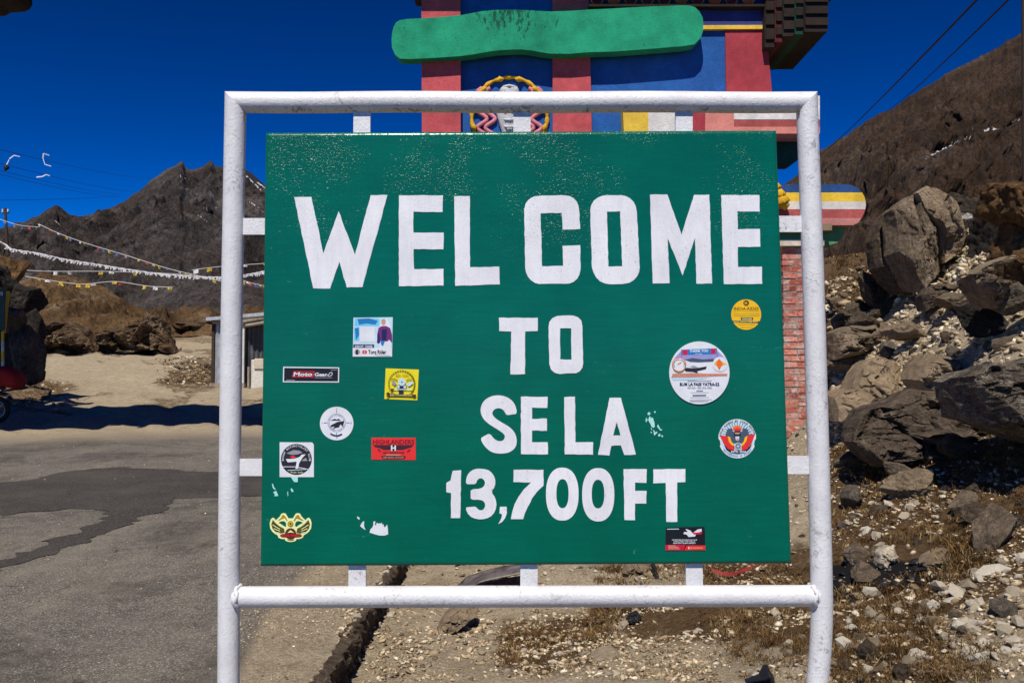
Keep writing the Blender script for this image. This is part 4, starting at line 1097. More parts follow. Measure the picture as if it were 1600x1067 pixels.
t.poly([QL2((430, 330), (450, 280), (520, 250), (590, 270), (620, 320), (600, 350), (520, 370), (450, 350))], 'orange'); t.poly([QL2((455, 330), (525, 300), (600, 330), (570, 365), (480, 365))], 'red'); t.poly([QL2((470, 365), (590, 365), (600, 460), (560, 580), (500, 580), (450, 460))], 'dark'); t.poly([QL2((465, 400), (590, 400), (560, 430), (490, 430))], 'skin'); t.poly([QL2((480, 480), (570, 480), (560, 560), (495, 560))], 'pale'); t.poly([QL2((505, 520), (555, 520), (550, 575), (515, 575))], 'skin')
t.disc(*Q2(540, 680), 5.4, 'pale'); t.disc(*Q2(540, 680), 4.3, 'dark'); t.disc(*Q2(540, 680), 1.5, 'pale')
for k in range(6):
    a = math.pi * k / 6; t.line(QL2((540 - 55 * math.cos(a), 680 - 55 * math.sin(a)), (540 + 55 * math.cos(a), 680 + 55 * math.sin(a))), 0.4, 'pale')
t.arc('HILLS RIDERS MC SINCE BHUTAN', *Q2(527, 520), 26.2, -82, 76, 2.5, 'dark', 0.03); t.text('ESTD. 2018', *[Q2(v, 0)[0] for v in (395, 700)], Q2(0, 815)[1], 3.0, 'white', 0.03); t.arc('BROTHERHOOD OF RIDERS', *Q2(527, 520), 28.0, 232, 128, 2.0, 'blue', 0.02, True); t.done()
# 11 black card
t = Sticker('black and red card sticker with a white motorcycle', [[(1038.5, 822), (1099, 821), (1100, 857.5), (1038, 858)]], 'black')
t.line([(1040.5, 824.6), (1059, 824.4)], 1.2, 'pale'); t.poly([[(1069, 824.5), (1072, 825), (1077, 827), (1080, 831), (1088, 825), (1094, 824), (1094.6, 828), (1086, 831), (1084, 836), (1074, 836.8), (1071, 833), (1066, 832), (1067, 829), (1073, 829)]], 'white'); t.poly([[(1080, 830), (1095, 829.4), (1094, 832.6), (1082, 833)]], 'crimson')
t.text('ADVENTURE MOTORCYCLE CLUB', 1048, 1087, 842, 1.6, 'white', 0.03); t.text('EXPLORE THE HILLS', 1051, 1084, 844.6, 1.6, 'white', 0.03); t.text('RIDE EAT SLEEP REPEAT', 1050, 1085, 847.2, 1.6, 'white', 0.03)
t.poly([[(1038.3, 849), (1069, 849), (1066, 857.4), (1038.3, 857.6)]], 'crimson'); t.poly([[(1071, 849.8), (1099.6, 849.8), (1099.8, 857.2), (1067, 857.4)]], 'red')
for y, x in ((850.4, 1054), (852.6, 1058), (855, 1060)): t.line([(1042.5, y), (x, y)], 1.2, 'skin')
t.line([(1080, 853.8), (1096, 853.8)], 1.6, 'skin'); t.rect(1073.5, 852, 1075, 855.6, 'white'); t.rect(1077, 852, 1078.6, 855.6, 'skin'); t.done()
# scraps of torn stickers and chipped paint
def scrap(px0, py0, sc, loops, label, col):
    for i, lp in enumerate(loops):
        mb = MB(); mb.prism([[(px0 + a / sc, py0 + b / sc) for a, b in lp]], S(LO), S(BO - 0.001))
        mb.build('torn_scrap', ink(col, INK[col]), sign, label=label if i == 0 else None)
scrap(540, 790, 16, [[(625, 640), (650, 550), (690, 520), (720, 450), (718, 370), (745, 365), (770, 370), (755, 440), (780, 470), (800, 400), (860, 420), (905, 410), (920, 390), (940, 440), (970, 435), (985, 500), (1010, 505), (1060, 440), (1078, 540), (1085, 685), (990, 715), (880, 712), (780, 690)], [(315, 280), (320, 240), (350, 255), (380, 285), (372, 325), (350, 310)], [(390, 480), (430, 400), (460, 370), (492, 355), (485, 460), (500, 530), (530, 575), (470, 545)]], 'torn white remains of a peeled sticker', 'white')
scrap(425, 680, 10.67, [[(28, 790), (45, 800), (60, 850), (92, 890), (70, 890), (40, 860)], [(45, 935), (95, 908), (115, 950), (132, 995), (70, 1000), (72, 960)], [(335, 875), (355, 868), (385, 915), (375, 930), (350, 925)], [(280, 930), (292, 920), (297, 990), (288, 1000)]], 'small white chips left by a peeled sticker', 'mint')
scrap(990, 630, 17.8, [[(385, 450), (410, 355), (440, 360), (445, 410), (480, 390), (510, 395), (555, 540), (560, 640), (520, 675), (470, 640), (440, 560), (400, 500)], [(305, 460), (330, 395), (350, 400), (340, 440), (385, 450), (380, 470), (335, 470), (335, 520), (315, 510)], [(625, 640), (650, 570), (690, 650), (720, 710), (765, 715), (750, 748), (710, 745)], [(520, 730), (540, 735), (575, 800), (620, 770), (635, 800), (590, 850), (545, 885)], [(645, 880), (690, 830), (730, 865), (700, 910), (665, 905)], [(735, 900), (770, 870), (795, 910), (770, 935)], [(360, 280), (400, 230), (445, 270), (420, 320), (370, 315)], [(540, 230), (560, 205), (592, 225), (575, 262), (545, 255)], [(450, 680), (470, 680), (490, 730), (470, 735)], [(450, 770), (490, 800), (480, 820), (450, 810)]], 'blue-grey paint chips flaked off the board', 'mint')

# ------------------------------------------------------------------ the painted gateway
YG = 12.0
gg = P(1240, 686, YG).z
gate = thing('painted_gateway', 'tall Himalayan gateway painted red and blue with green carved beam', 'gateway', (P(930, 600, YG).x, YG, gg))
def gp(name, poly, mat, Yf, Yb, bevel=0.006, parent=None, mats=None):
    mb = MB()
    polys = poly if isinstance(poly[0], list) else [poly]
    mb.prism(polys, lambda a, b: P(a, b, Yf), lambda a, b: P(a, b, Yf) + Vector((0, Yb - Yf, 0)))
    return mb.build(name, mat, parent or gate, bevel, 2)
def rc(x0, y0, x1, y1): return [(x0, y0), (x1, y0), (x1, y1), (x0, y1)]
# wall: pilasters stand proud of the blue panels
gp('wall', [(660, -58), (1186, -58), (1204, 255), (662, 262)], M['gate_core'], YG + 0.12, YG + 1.3)
gp('pilaster', [(658, -56), (719, -56), (720, 258), (659.5, 262)], M['red_wall'], YG - 0.06, YG + 0.4)
gp('pilaster', [(863, -56), (919, -56), (926, 258), (864, 258)], M['red_wall'], YG - 0.02, YG + 0.4)
gp('pilaster', [(1133, 44), (1197, 44), (1212, 206), (1136, 206)], M['red_dark'], YG + 0.02, YG + 0.4)
gp('panel', [(719.5, -56), (863.5, -56), (864.5, 258), (720.5, 258)], M['blue_wall'], YG + 0.06, YG + 0.4)
gp('panel', [(919.5, 44.5), (1134, 44.5), (1136.5, 258), (926.5, 258)], M['blue_wall'], YG + 0.05, YG + 0.4)
gp('yellow_band', [(920, 40.5), (1196.5, 39.5), (1197, 45.6), (920, 47)], M['yellow'], YG - 0.01, YG + 0.3)
gp('navy_band', [(920, 9), (1195, 9), (1196.5, 39.5), (920, 40.5)], M['navy'], YG, YG + 0.3)
# scalloped frieze under the eave
gp('frieze', [(920, -50), (1196, -50), (1196, 9.5), (920, 9.5)], M['eave_blue'], YG - 0.05, YG + 0.3)
gp('shade_lip', [(920, 6.5), (1196, 6.5), (1196, 10.5), (920, 10.5)], M['eave'], YG - 0.115, YG + 0.0)  # lip added and sized to throw a straight shade edge on the band below
for k in range(11):
    cx = 933 + 26.3 * k; cols = ['maroon', 'orange', 'maroon', 'maroon', 'maroon', 'orange', 'maroon', 'orange', 'maroon', 'orange', 'maroon']
    if cx > 1190: break
    sc = gp('scallop', [ell(cx, -2, 13, 11.5, 20)], M['teal'], YG - 0.07, YG - 0.045, 0)
    for rr, yy, mt in ((9.6, YG - 0.085, 'pink'), (8.2, YG - 0.10, cols[k])):
        gp('petal', [ell(cx, -1, rr, rr * 0.95, 20)], M[mt], yy, YG - 0.065, 0, sc)
# stepped eave at the right corner, seen from below
steps = [(1195, 1212, 74, 0.35), (1211, 1224, 66, 0.5), (1223, 1243, 57, 0.65), (1242, 1258, 54, 0.8), (1257, 1296, 50, 1.0)]
for i, (x0, x1, yb, pd) in enumerate(steps):
    e = gp('eave_step', [(x0, -50), (x1, -50), (x1 - (0 if i < 4 else 3), yb), (x0, yb + 0)], M[('eave', 'maroon', 'eave', 'teal', 'eave_black')[i]], YG - pd * 0.35, YG + 1.1, 0.01)
    for k in range(5):
        y0 = -44 + k * (yb + 40) / 5
        gp('dentil', rc(x0 + 2, y0, x1 - 2, y0 + (yb + 40) / 8), M['eave_black' if k % 2 else 'eave'], YG - pd * 0.35 - 0.03, YG - pd * 0.35 + 0.02, 0.004, e)
# unseen roof and eave above the frame, shaped to shade road and wall top
rf = MB(); rf.box(-17.5, 4.6, YG + 2.2, YG + 7.3, 10.2, 10.5); rf.box(-17.2, 4.3, YG + 2.9, YG + 6.2, 10.5, 11.0); rf.box(-17.4, -11.0, YG + 1.7, YG + 3.3, 9.55, 10.19); rf.box(-17.3, -12.3, YG + 1.3, YG + 3.2, 9.3, 9.54)  # low left boxes added to step the near edge of the cast shade
for k in range(34): rf.box(-17.3 + k * .64, -17.05 + k * .64, YG + 1.95, YG + 2.2, 10.25, 10.42)
MB().box(-1.5, 4.9, YG - 0.62, YG + 1.6, 7.32, 7.6).build('front_eave', M['eave'], gate, 0.02, 1)
rf.build('roof', M['eave'], gate, 0.02, 1)
MB().box(-16.5, 3.4, YG + 3.4, YG + 5.2, 9.5, 10.2).build('lintel', M['red_dark'], gate, 0.02, 1)
MB().box(2.2, 3.3, YG + 1.0, YG + 4.6, 6.5, 9.5).build('upper_wall', M['red_dark'], gate, 0.02, 1)
MB().box(-16.2, -15.4, YG + 3.6, YG + 5.0, -0.3, 9.5).build('side_pillar', M['red_wall'], gate)
# the hanging end of a carved roof bracket, top left
gp('roof_bracket', [(a - 24, b - 19) for a, b in [(-90, -90), (47, -90), (49, -10), (50, 8), (46, 15), (38, 19), (14, 21), (6, 26), (-10, 27), (-90, 30)]], M['eave_black'], YG + 5.0, YG + 5.57, 0.02)
# bright green carved beam across the front
o = lambda pts, x0: [(x0 + a / 4.0, b / 4.0) for a, b in pts]
beam = o([(60, 170), (75, 142), (100, 128), (140, 121), (250, 115), (370, 107), (490, 95), (560, 82), (620, 71), (700, 64), (780, 62), (850, 63), (920, 67), (1040, 74), (1160, 70), (1280, 62), (1440, 55)], 600) + \
    o([(0, 54), (200, 44), (410, 36), (470, 37), (505, 48), (530, 72), (552, 112), (556, 150), (555, 190), (540, 238), (500, 279), (430, 290), (250, 305), (0, 324)], 960) + \
    o([(1280, 328), (1160, 338), (1040, 337), (980, 328), (920, 317), (860, 311), (800, 311), (720, 316), (650, 325), (560, 341), (480, 352), (370, 360), (250, 367), (160, 371), (100, 368), (70, 345), (50, 300), (47, 250), (50, 210)], 600)
gp('carved_beam', beam, M['beam'], YG - 0.21, YG - 0.01, 0.03)
# emblem: white conch in a gold ring with pink ribbons
ecx, ecy = 796, 184
em = MB(); ring = []
for k in range(73):
    t_ = 2 * math.pi * k / 72
    ring.append(P(ecx + 59 * math.cos(t_), ecy + 63 * math.sin(t_), YG + 0.03))
em.tube(ring, [0.028 + 0.008 * math.sin(k * 1.9) for k in range(73)], 8)
for k in range(12):
    t_ = 2 * math.pi * (k + 0.5) / 12
    c = P(ecx + 57 * math.cos(t_), ecy + 61 * math.sin(t_), YG + 0.02)
    em.tube([c + Vector((-.05 * math.sin(t_), 0, -.05 * math.cos(t_))), c + Vector((0, -.03, 0)), c + Vector((.05 * math.sin(t_), 0, .05 * math.cos(t_)))], [0.012, 0.042, 0.012], 8)
emo = em.build('emblem', M['gold'], gate)
prof = [(0.5, 132), (12, 136), (17, 143), (12, 147), (21, 152), (25, 162), (23, 172), (20, 182), (17, 192), (13, 204), (8, 218), (3, 232)]
cm = MB(); V, Fs = [], []; ns = 20
for j, (r_, y_) in enumerate(prof):
    c = P(796, y_, YG + 0.03)
    for k in range(ns):
        t_ = 2 * math.pi * k / ns
        rr = r_ * 0.00866 * (1 + 0.06 * math.sin(k * 3 + j * 2))
        V.append(c + Vector((rr * math.cos(t_), rr * math.sin(t_) * 0.55, 0)))
for j in range(len(prof) - 1):
    for k in range(ns): Fs.append((j * ns + k, (j + 1) * ns + k, (j + 1) * ns + (k + 1) % ns, j * ns + (k + 1) % ns))
cm.add(V, Fs, 0, True)
for j in range(4):
    c = P(796, 164 + 11 * j, YG - 0.0); w_ = (21 - 3.2 * j) * 0.00866
    cm.tube([c + Vector((-w_, 0.03, 0.02)), c + Vector((-w_ * .4, -0.06, -0.03)), c + Vector((w_ * .4, -0.06, -0.03)), c + Vector((w_, 0.03, 0.02))], 0.014, 6)
cm.tube([P(787, 136, YG), P(796, 134, YG - 0.05), P(805, 137, YG)], 0.018, 6)
cm.build('conch', M['conch'], emo)
for sgn in (-1, 1):
    for off in (0, 14):
        pts_ = [P(ecx + sgn * (30 + off * 0.9 + 7.5 * math.sin((y_ - 138) / 4.4)), y_, YG + 0.03) for y_ in range(138, 246, 2)]
        MB().tube(pts_, 0.030, 6).build('ribbon', M['pink'], emo)
# painted lintel block, sticking out to the right
for x0, x1, mt in ((972, 1013, 'yellow'), (1013, 1068, 'white_wall'), (1068, 1102, 'red_dark'), (1102, 1147, 'salmon')):
    gp('painted_block', [(x0, 150), (x1, 150), (x1, 208), (x0 + (3 if x0 == 972 else 0), 208)], M[mt], YG - 0.18 - (x0 % 2) * .004, YG + 0.5, 0.003)
for y0, y1, mt in ((150, 187, 'white_wall'), (187, 198.5, 'red_worn'), (198.5, 209, 'salmon')):
    gp('painted_stripe', [(1147, y0), (1281, y0), (1281, y1), (1147, y1)], M[mt], YG - 0.19 + (0.004 if mt == 'red_worn' else 0), YG + 0.5, 0.003)
gp('under_beam', [(700, 209.5), (1249, 209.5), (1249, 243), (1246, 251), (1238, 256), (700, 260)], M['green_shade'], YG + 0.22, YG + 0.55, 0.02)
gp('bearing_block', [(700, 260.5), (1180, 257.5), (1190, 286), (700, 286)], M['gate_core'], YG + 0.25, YG + 0.9, 0.01)
# pillars with striped scroll capitals
def pillar(xc, mirror):
    def X(a): return a if not mirror else 2 * 930 - a
    def pp(name, poly, mat, Yf, Yb, par=None, bev=0.008):
        return gp(name, [(X(a), b) for a, b in poly], M[mat], Yf, Yb, bev, par)
    cap = pp('scroll_capital', [(1040, 288), (1325, 288), (1338, 292), (1347, 301), (1040, 301)], 'blue_worn', YG - 0.3, YG + 0.5)
    pp('stripe', [(1040, 301), (1347, 301), (1351, 308), (1352.5, 315), (1040, 315)], 'yellow_worn', YG - 0.3, YG + 0.5, cap)
    pp('stripe', [(1040, 315), (1352.5, 315), (1353, 321), (1352, 327), (1040, 327)], 'white_worn', YG - 0.3, YG + 0.5, cap)
    pp('stripe', [(1040, 327), (1352, 327), (1350, 334), (1346, 341), (1040, 341)], 'red_worn', YG - 0.3, YG + 0.5, cap)
    pp('stripe', [(1040, 341), (1346, 341), (1341, 348), (1333, 352), (1040, 352)], 'pink_worn', YG - 0.3, YG + 0.5, cap)
    pp('scroll_bracket', [(1120, 352.5), (1321, 352.5), (1320, 363), (1315, 373), (1307, 380), (1297, 383), (1120, 383)], 'green_worn', YG - 0.16, YG + 0.5)
    pp('ledge', [(1150, 374.5), (1288, 374.5), (1288, 384), (1150, 384)], 'cream', YG - 0.27, YG + 0.45)
    pp('shelf', [(1150, 350), (1300, 350), (1300, 360), (1150, 360)], 'tan_ledge', YG - 0.36, YG - 0.1)
    nose = MB()
    for (a, b, r_) in ((1214, 292, 0.05), (1218, 304, 0.075), (1222, 314, 0.09), (1226, 321, 0.06), (1210, 318, 0.10)):
        c = P(X(a), b, YG - 0.36)
        nose.tube([c + Vector((0, 0, r_)), c + Vector((0, -r_ * .6, 0)), c + Vector((0, 0, -r_))], [r_ * .3, r_, r_ * .3], 10)
    nose.build('carved_knob', M['gold'], cap)
    # brick shaft
    x0, x1 = P(X(1218), 600, YG).x, P(X(1261), 600, YG).x
    x0, x1 = min(x0, x1) - (0 if mirror else .0), max(x0, x1)
    zt = P(0, 384, YG).z; zb_ = float(gz((x0 + x1) / 2, YG)[0]) - 0.25
    sh = MB(); sh.box(x0 + .012, x1 - .012, YG - 0.188, YG + 0.188, zb_, zt); sh = sh.build('shaft', M['mortar'], gate)
    zc, row = zb_, 0
    meshes = {}
    while zc < zt - 0.02:
        hgt = min(0.075, zt - zc)
        for side in (0, 1):
            if row % 2 == 0: bx = (x0 + side * (x1 - x0) / 2, x0 + (side + 1) * (x1 - x0) / 2, YG - 0.2, YG + 0.2)
            else: bx = (x0, x1, YG - 0.2 + side * 0.2, YG + side * 0.2)
            key = (row % 2, side, rnd.randrange(4)) if hgt > 0.07 else None
            j = lambda: rnd.uniform(-0.006, 0.006)
            mb = MB(); g = 0.006
            mb.box(bx[0] + g, bx[1] - g, bx[2] + g, bx[3] - g, zc + .005, zc + hgt - .005)
            mb.v = [(a + j() * 1.4, b + j() * 1.4, c_ + j() * .7) for a, b, c_ in mb.v]
            mb.build('brick', M['brick'], sh)
        zc += 0.085; row += 1
pillar(1240, False)
pillar(620, True)

# ------------------------------------------------------------------ rocks
def rock_from_outline(name, outline, Y, depth, mat, seed, flat=0.8, lean=0.0, rough_=0.06, label=None, nper=110, rings=16, group=None, fac=0.5, back=0.8, cat='boulder', facet=0.55, auto=True, aniso=None):
    flat = min(0.955, flat + 0.14)
    if auto:
        lowest = max(outline, key=lambda q: q[1]); xs_ = sorted(q[0] for q in outline)
        hx, hy, hz = hit([lowest[0], (xs_[0] + xs_[-1]) / 2], [lowest[1] - 1, lowest[1] - 2])
        hy = hy[~np.isnan(hy)]
        if len(hy): Y = float(hy.min()) + depth * 0.22
    nper = int(nper * 1.35); rings = int(rings * 1.9)
    """a boulder with real depth whose outline, seen from the road, is the given one"""
    pts3 = np.array([tuple(P(a, b, Y)) for a, b in outline])
    # resample
    d = np.linalg.norm(np.diff(np.vstack([pts3, pts3[:1]]), axis=0), axis=1); L = np.concatenate([[0], np.cumsum(d)])
    tt = np.linspace(0, L[-1], nper, endpoint=False)
    cl = np.vstack([pts3, pts3[:1]])
    ol = np.stack([np.interp(tt, L, cl[:, k]) for k in range(3)], -1)
    c = ol.mean(0); size = np.ptp(ol[:, 0]) * 0.5 + np.ptp(ol[:, 2]) * 0.5
    rows = []
    prof = []
    for k in range(rings + 1):
        f = k / rings
        s_ = 1 - f
        prof.append((s_, -depth * 0.5 * (1 - (1 - f) ** (1 / max(0.05, 1 - flat))) if flat < 1 else -depth * .5))
    for k in range(rings + 1):
        f = k / rings
        s_ = 1 - f
        # front: profile rises quickly then stays flat
        dd = -depth * 0.5 * (1 - (s_) ** (1 / (1.02 - flat)))
        rows.append((s_, dd))
    backr = [(1 - 0.5 * (k / 5) ** 2 * (1 - back) * 2, depth * 0.5 * k / 5) for k in range(5, 0, -1)]
    allr = [(0.0, depth * 0.52)] + backr + rows
    r_ = np.random.default_rng(int(seed * 10) + 3)
    half = np.array([max(np.ptp(ol[:, 0]) / 2, 1e-3), max(np.ptp(ol[:, 2]) / 2, 1e-3)])
    pl_n = r_.normal(size=(9, 2)); pl_n /= np.linalg.norm(pl_n, axis=1)[:, None]
    pl_g = r_.uniform(0.15, 0.95, 9); pl_c = r_.uniform(0.55, 1.05, 9)
    sd1 = r_.uniform(-1, 1, (12, 2)) * ((aniso[0], 0.6) if aniso else (1, 1)); o1 = r_.normal(size=12) * 0.16; t1 = r_.normal(size=(12, 2)) * 0.34
    sd2 = r_.uniform(-1, 1, (70, 2)) * ((aniso[0], 0.6) if aniso else (1, 1)); o2 = r_.normal(size=70) * 0.05; t2 = r_.normal(size=(70, 2)) * 0.30
    V = []
    for s_, dd in allr:
        q = c + (ol - c) * s_
        uv = (q[:, [0, 2]] - c[[0, 2]]) / half
        wob = np.stack([fbm(np.stack([uv[:, 0] * 2 + seed, uv[:, 1] * 2, uv[:, 0] * 0], -1), 3), fbm(np.stack([uv[:, 0] * 2 + seed + 9, uv[:, 1] * 2, uv[:, 0] * 0], -1), 3)], -1) * 0.16
        uw = uv + wob
        if aniso:
            ca, sa = math.cos(aniso[1]), math.sin(aniso[1]); uw = np.stack([(uw[:, 0] * ca - uw[:, 1] * sa) * aniso[0], (uw[:, 0] * sa + uw[:, 1] * ca) * 0.6], -1)
        if dd <= 1e-9:
            h = np.full(len(q), -dd / (depth * 0.5))
            pm = np.min(pl_c[None] - (uv @ pl_n.T) * pl_g[None], axis=1)
            h = np.minimum(h, np.maximum(pm, 0.05))
            for sd, of, tl, cw in ((sd1, o1, t1, 0.055), (sd2, o2, t2, 0.03)):
                D = np.linalg.norm(uw[:, None] - sd[None], axis=2); j = D.argmin(1)
                ds = np.sort(D, axis=1); gap = ds[:, 1] - ds[:, 0]
                e = of[j] + ((uw - sd[j]) * tl[j]).sum(1) - 0.09 * np.clip(1 - gap / cw, 0, 1) * (cw / 0.055)
                h = h + e * facet * np.clip(1.3 - s_ ** 4, 0.15, 1)
            yy = -h * depth * 0.5
        else:
            yy = np.full(len(q), dd)
        q = q.copy(); q[:, 1] = c[1] + yy + lean * (q[:, 2] - c[2])
        V.append(q)
    V = np.concatenate(V)
    p = V / max(size, 1e-3)
    n1 = np.stack([fbm(p * 2.3 + seed, 5), fbm(p * 2.3 + seed + 30, 5), fbm(p * 2.3 + seed + 60, 5)], -1)
    n2 = ridged(p * 6.5 + seed, 4) - 0.9
    V = V + n1 * rough_ * size * 0.7
    V[:, 1] -= n2 * size * rough_ * 0.45
    nu, nv = nper, len(allr)
    fs = []
    for j in range(nv - 1):
        for i in range(nu):
            i2 = (i + 1) % nu
            fs.append((j * nu + i, j * nu + i2, (j + 1) * nu + i2, (j + 1) * nu + i))
    base = tuple(V[np.argmin(V[:, 2])]); root = (float(c[0]), float(c[1]), float(V[:, 2].min()))
    me_v = [(a - root[0], b - root[1], z - root[2]) for a, b, z in V]
    o = mk(name, me_v, fs, mat, None, None, None)
    o.location = root
    tag(o, label, cat, group)
    return o
def zl(x0, y0, s, pts): return [(x0 + a / s, y0 + b / s) for a, b in pts]
Zr = (1270, 260, 3.558)
def adopt(o, root):
    o.parent = root; o.location = Vector(o.location) - WLOC[root]
    for k in ('label', 'category', 'group'):
        if k in o: del o[k]
tall = thing('boulder', 'tall upright brown slab with a pointed top standing on the slope', 'boulder', tuple(P(1430, 455, 11.6)))
for k, (ol, Y, mt, lab) in enumerate([
        ([(368, 560), (364, 400), (400, 300), (470, 215), (510, 205), (490, 330), (480, 480), (550, 690), (480, 715), (420, 650)], 12.15, 'rock_dark', 'recessed left plate of the slab, coloured dark for its shade'),  # dark rock colour stands in for shade on this plate
        ([(470, 225), (540, 165), (596, 148), (566, 260), (546, 340), (574, 440), (614, 560), (628, 625), (556, 705), (526, 640), (466, 480), (472, 330)], 11.55, 'rock_brown', None),
        ([(585, 150), (612, 148), (642, 240), (692, 340), (722, 500), (705, 555), (636, 630), (610, 560), (572, 450), (540, 340), (562, 250)], 11.72, 'rock_brown', None),
        ([(600, 140), (655, 99), (690, 112), (742, 190), (777, 280), (803, 420), (797, 490), (716, 545), (708, 470), (684, 340), (634, 240)], 11.5, 'rock_tan', 'greyer right plate with the pointed top')]):
    o_ = rock_from_outline('plate', zl(*Zr, ol), Y, 0.9, M[mt], 60.3 + k * 3.7, 0.84, 0.24, 0.03, 'x', 120, 20, facet=0.32, auto=False, back=0.95)
    adopt(o_, tall)
    if lab: o_['label'] = lab
rock_from_outline('boulder', zl(*Zr, [(275, 610), (290, 575), (320, 590), (380, 650), (455, 740), (440, 790), (370, 810), (320, 770), (285, 690)]), 11.4, 0.5, M['rock_dark'], 2.3, 0.7, 0.2, 0.06, 'small leaning pointed slab left of the tall upright slab')
rock_from_outline('boulder', zl(*Zr, [(120, 860), (170, 800), (270, 740), (330, 770), (350, 830), (310, 880), (180, 900), (130, 915)]), 11.6, 0.7, M['rock_dark'], 3.3, 0.6, 0.3, 0.06, 'low dark rock at the foot of the leaning pointed slab')
Zs = (1270, 540, 4.103)
rock_from_outline('boulder', zl(*Zr, [(70, 930), (200, 890), (340, 860), (470, 870), (500, 920), (380, 960), (300, 1010), (200, 1050), (70, 1080)]), 10.6, 1.2, M['rock_brown'], 4.3, 0.8, 0.9, 0.03, 'long flat brown rock shelf right of the brick pillar')
rock_from_outline('boulder', zl(*Zs, [(95, 480), (100, 320), (250, 280), (330, 150), (400, 80), (480, 60), (560, 100), (640, 180), (600, 290), (450, 350), (380, 420), (300, 490)]), 9.6, 1.0, M['rock_tan'], 5.3, 0.85, 0.55, 0.025, 'smooth tan rock face above the dark boulder', 150, 20)
rock_from_outline('boulder', zl(*Zs, [(640, 220), (690, 120), (760, 50), (850, 70), (960, 130), (980, 220), (900, 280), (760, 290), (680, 290)]), 9.0, 0.9, M['rock_tan'], 6.3, 0.8, 0.6, 0.03, 'grey brown rock hump between the smooth face and the banded rock')
rock_from_outline('boulder', zl(*Zs, [(262, 620), (290, 520), (380, 400), (560, 350), (720, 285), (960, 290), (1060, 420), (1130, 540), (1210, 660), (1100, 690), (850, 720), (600, 720), (390, 770), (310, 720)]), 7.9, 1.3, M['rock_dark'], 7.3, 0.72, 0.35, 0.05, 'big cracked dark boulder in the middle of the slope', 170, 24)
rock_from_outline('boulder', zl(*Zs, [(1050, 200), (1160, 130), (1354, 110), (1560, 60), (1700, 200), (1700, 560), (1500, 640), (1354, 600), (1200, 540), (1110, 500), (1080, 380)]), 6.05, 1.5, M['rock_band'], 9.3, 0.72, -0.1, 0.06, 'banded grey rock with pale wavy veins overhanging a dark hollow', 170, 24, auto=False)
rock_from_outline('boulder', zl(1440, 240, 5.93, [(330, 580), (350, 540), (420, 535), (490, 570), (540, 600), (530, 650), (490, 690), (400, 690), (340, 640)]), 10.6, 0.4, M['rock_white'], 12.3, 0.5, 0.1, 0.05, 'grey and white marbled rounded stone beside the tall slab')
Zt = (1440, 400, 5.34)
rock_from_outline('boulder', zl(*Zt, [(430, 150), (520, 140), (600, 170), (650, 290), (630, 440), (560, 380), (490, 290)]), 8.0, 0.7, M['rock_brown'], 13.3, 0.8, 0.1, 0.05, 'narrow wedge of brown rock propped over the black shadow', auto=False, facet=0.9)
rock_from_outline('boulder', zl(*Zt, [(440, 145), (560, 60), (690, 5), (740, 20), (620, 90), (520, 150)]), 8.2, 0.5, M['rock_tan'], 14.3, 0.8, 0.5, 0.03, 'thin flat grey plank-like stone above the brown wedge', auto=False)
rock_from_outline('boulder', zl(*Zt, [(0, 330), (60, 260), (150, 230), (280, 240), (340, 300), (300, 360), (200, 390), (90, 420), (20, 470)]), 10.2, 0.6, M['rock_dark'], 16.3, 0.55, 0.1, 0.06, 'dark hollow-sided rock in pale scree below the tall slab')
rock_from_outline('boulder', zl(1270, 780, 3.718, [(635, 380), (700, 330), (800, 295), (825, 310), (800, 350), (720, 395), (650, 405)]), 5.5, 0.25, M['rock_tan'], 18.3, 0.75, 0.6, 0.03, 'flat grey slab lying beside the burnt patch')
rock_from_outline('boulder', zl(1270, 780, 3.718, [(380, 400), (390, 320), (430, 270), (470, 275), (475, 330), (500, 370), (450, 405)]), 5.5, 0.22, M['stone'], 19.3, 0.65, 0.1, 0.06, 'blocky pinkish stone at the edge of the burnt patch')
rock_from_outline('boulder', zl(800, 860, 3.2, [(550, 110), (570, 70), (640, 50), (700, 70), (705, 120), (660, 140), (590, 135)]), 7.3, 0.3, M['rock_tan'], 20.3, 0.5, 0.1, 0.05, 'rounded tan stone just below the board behind the bottom rail')
rock_from_outline('boulder', zl(800, 860, 3.2, [(360, 580), (440, 530), (520, 520), (580, 550), (560, 590), (440, 600)]), 4.6, 0.35, M['stone'], 21.3, 0.7, 1.2, 0.03, 'flat pale stone in the sandy ground below the bottom rail')
rock_from_outline('boulder', zl(330, 860, 3.2, [(1130, 380), (1160, 330), (1230, 295), (1330, 290), (1330, 320), (1230, 380), (1150, 420)]), 6.0, 0.4, M['rock_tan'], 22.3, 0.7, 0.9, 0.03, 'low brown rock half buried just under the bottom rail')
def angular_mesh(seed, mat, sub=5, rough_=0.05, npl=13):
    """a broken angular block: a ball cut by planes, then weathered"""
    bm = bmesh.new(); bmesh.ops.create_icosphere(bm, subdivisions=sub, radius=1.0)
    V = np.array([v.co[:] for v in bm.verts]); r_ = np.random.default_rng(seed)
    nn = r_.normal(size=(npl, 3)); nn /= np.linalg.norm(nn, axis=1)[:, None]; dd = r_.uniform(.42, .80, npl)
    for _ in range(2):
        for n, d in zip(nn, dd):
            e = np.maximum(V @ n - d, 0); V = V - e[:, None] * n
    V /= np.abs(V).max(0)
    N = V / np.linalg.norm(V, axis=1)[:, None]
    V = V + N * (fbm(V * 1.9 + seed, 5)[:, None] * rough_ * 1.3 - (ridged(V * 3.5 + seed, 4) - 0.9)[:, None] * rough_ * 0.9)
    for v, c in zip(bm.verts, V): v.co = c
    me = bpy.data.meshes.new('rock'); bm.to_mesh(me); bm.free(); me.materials.append(mat)
    return me
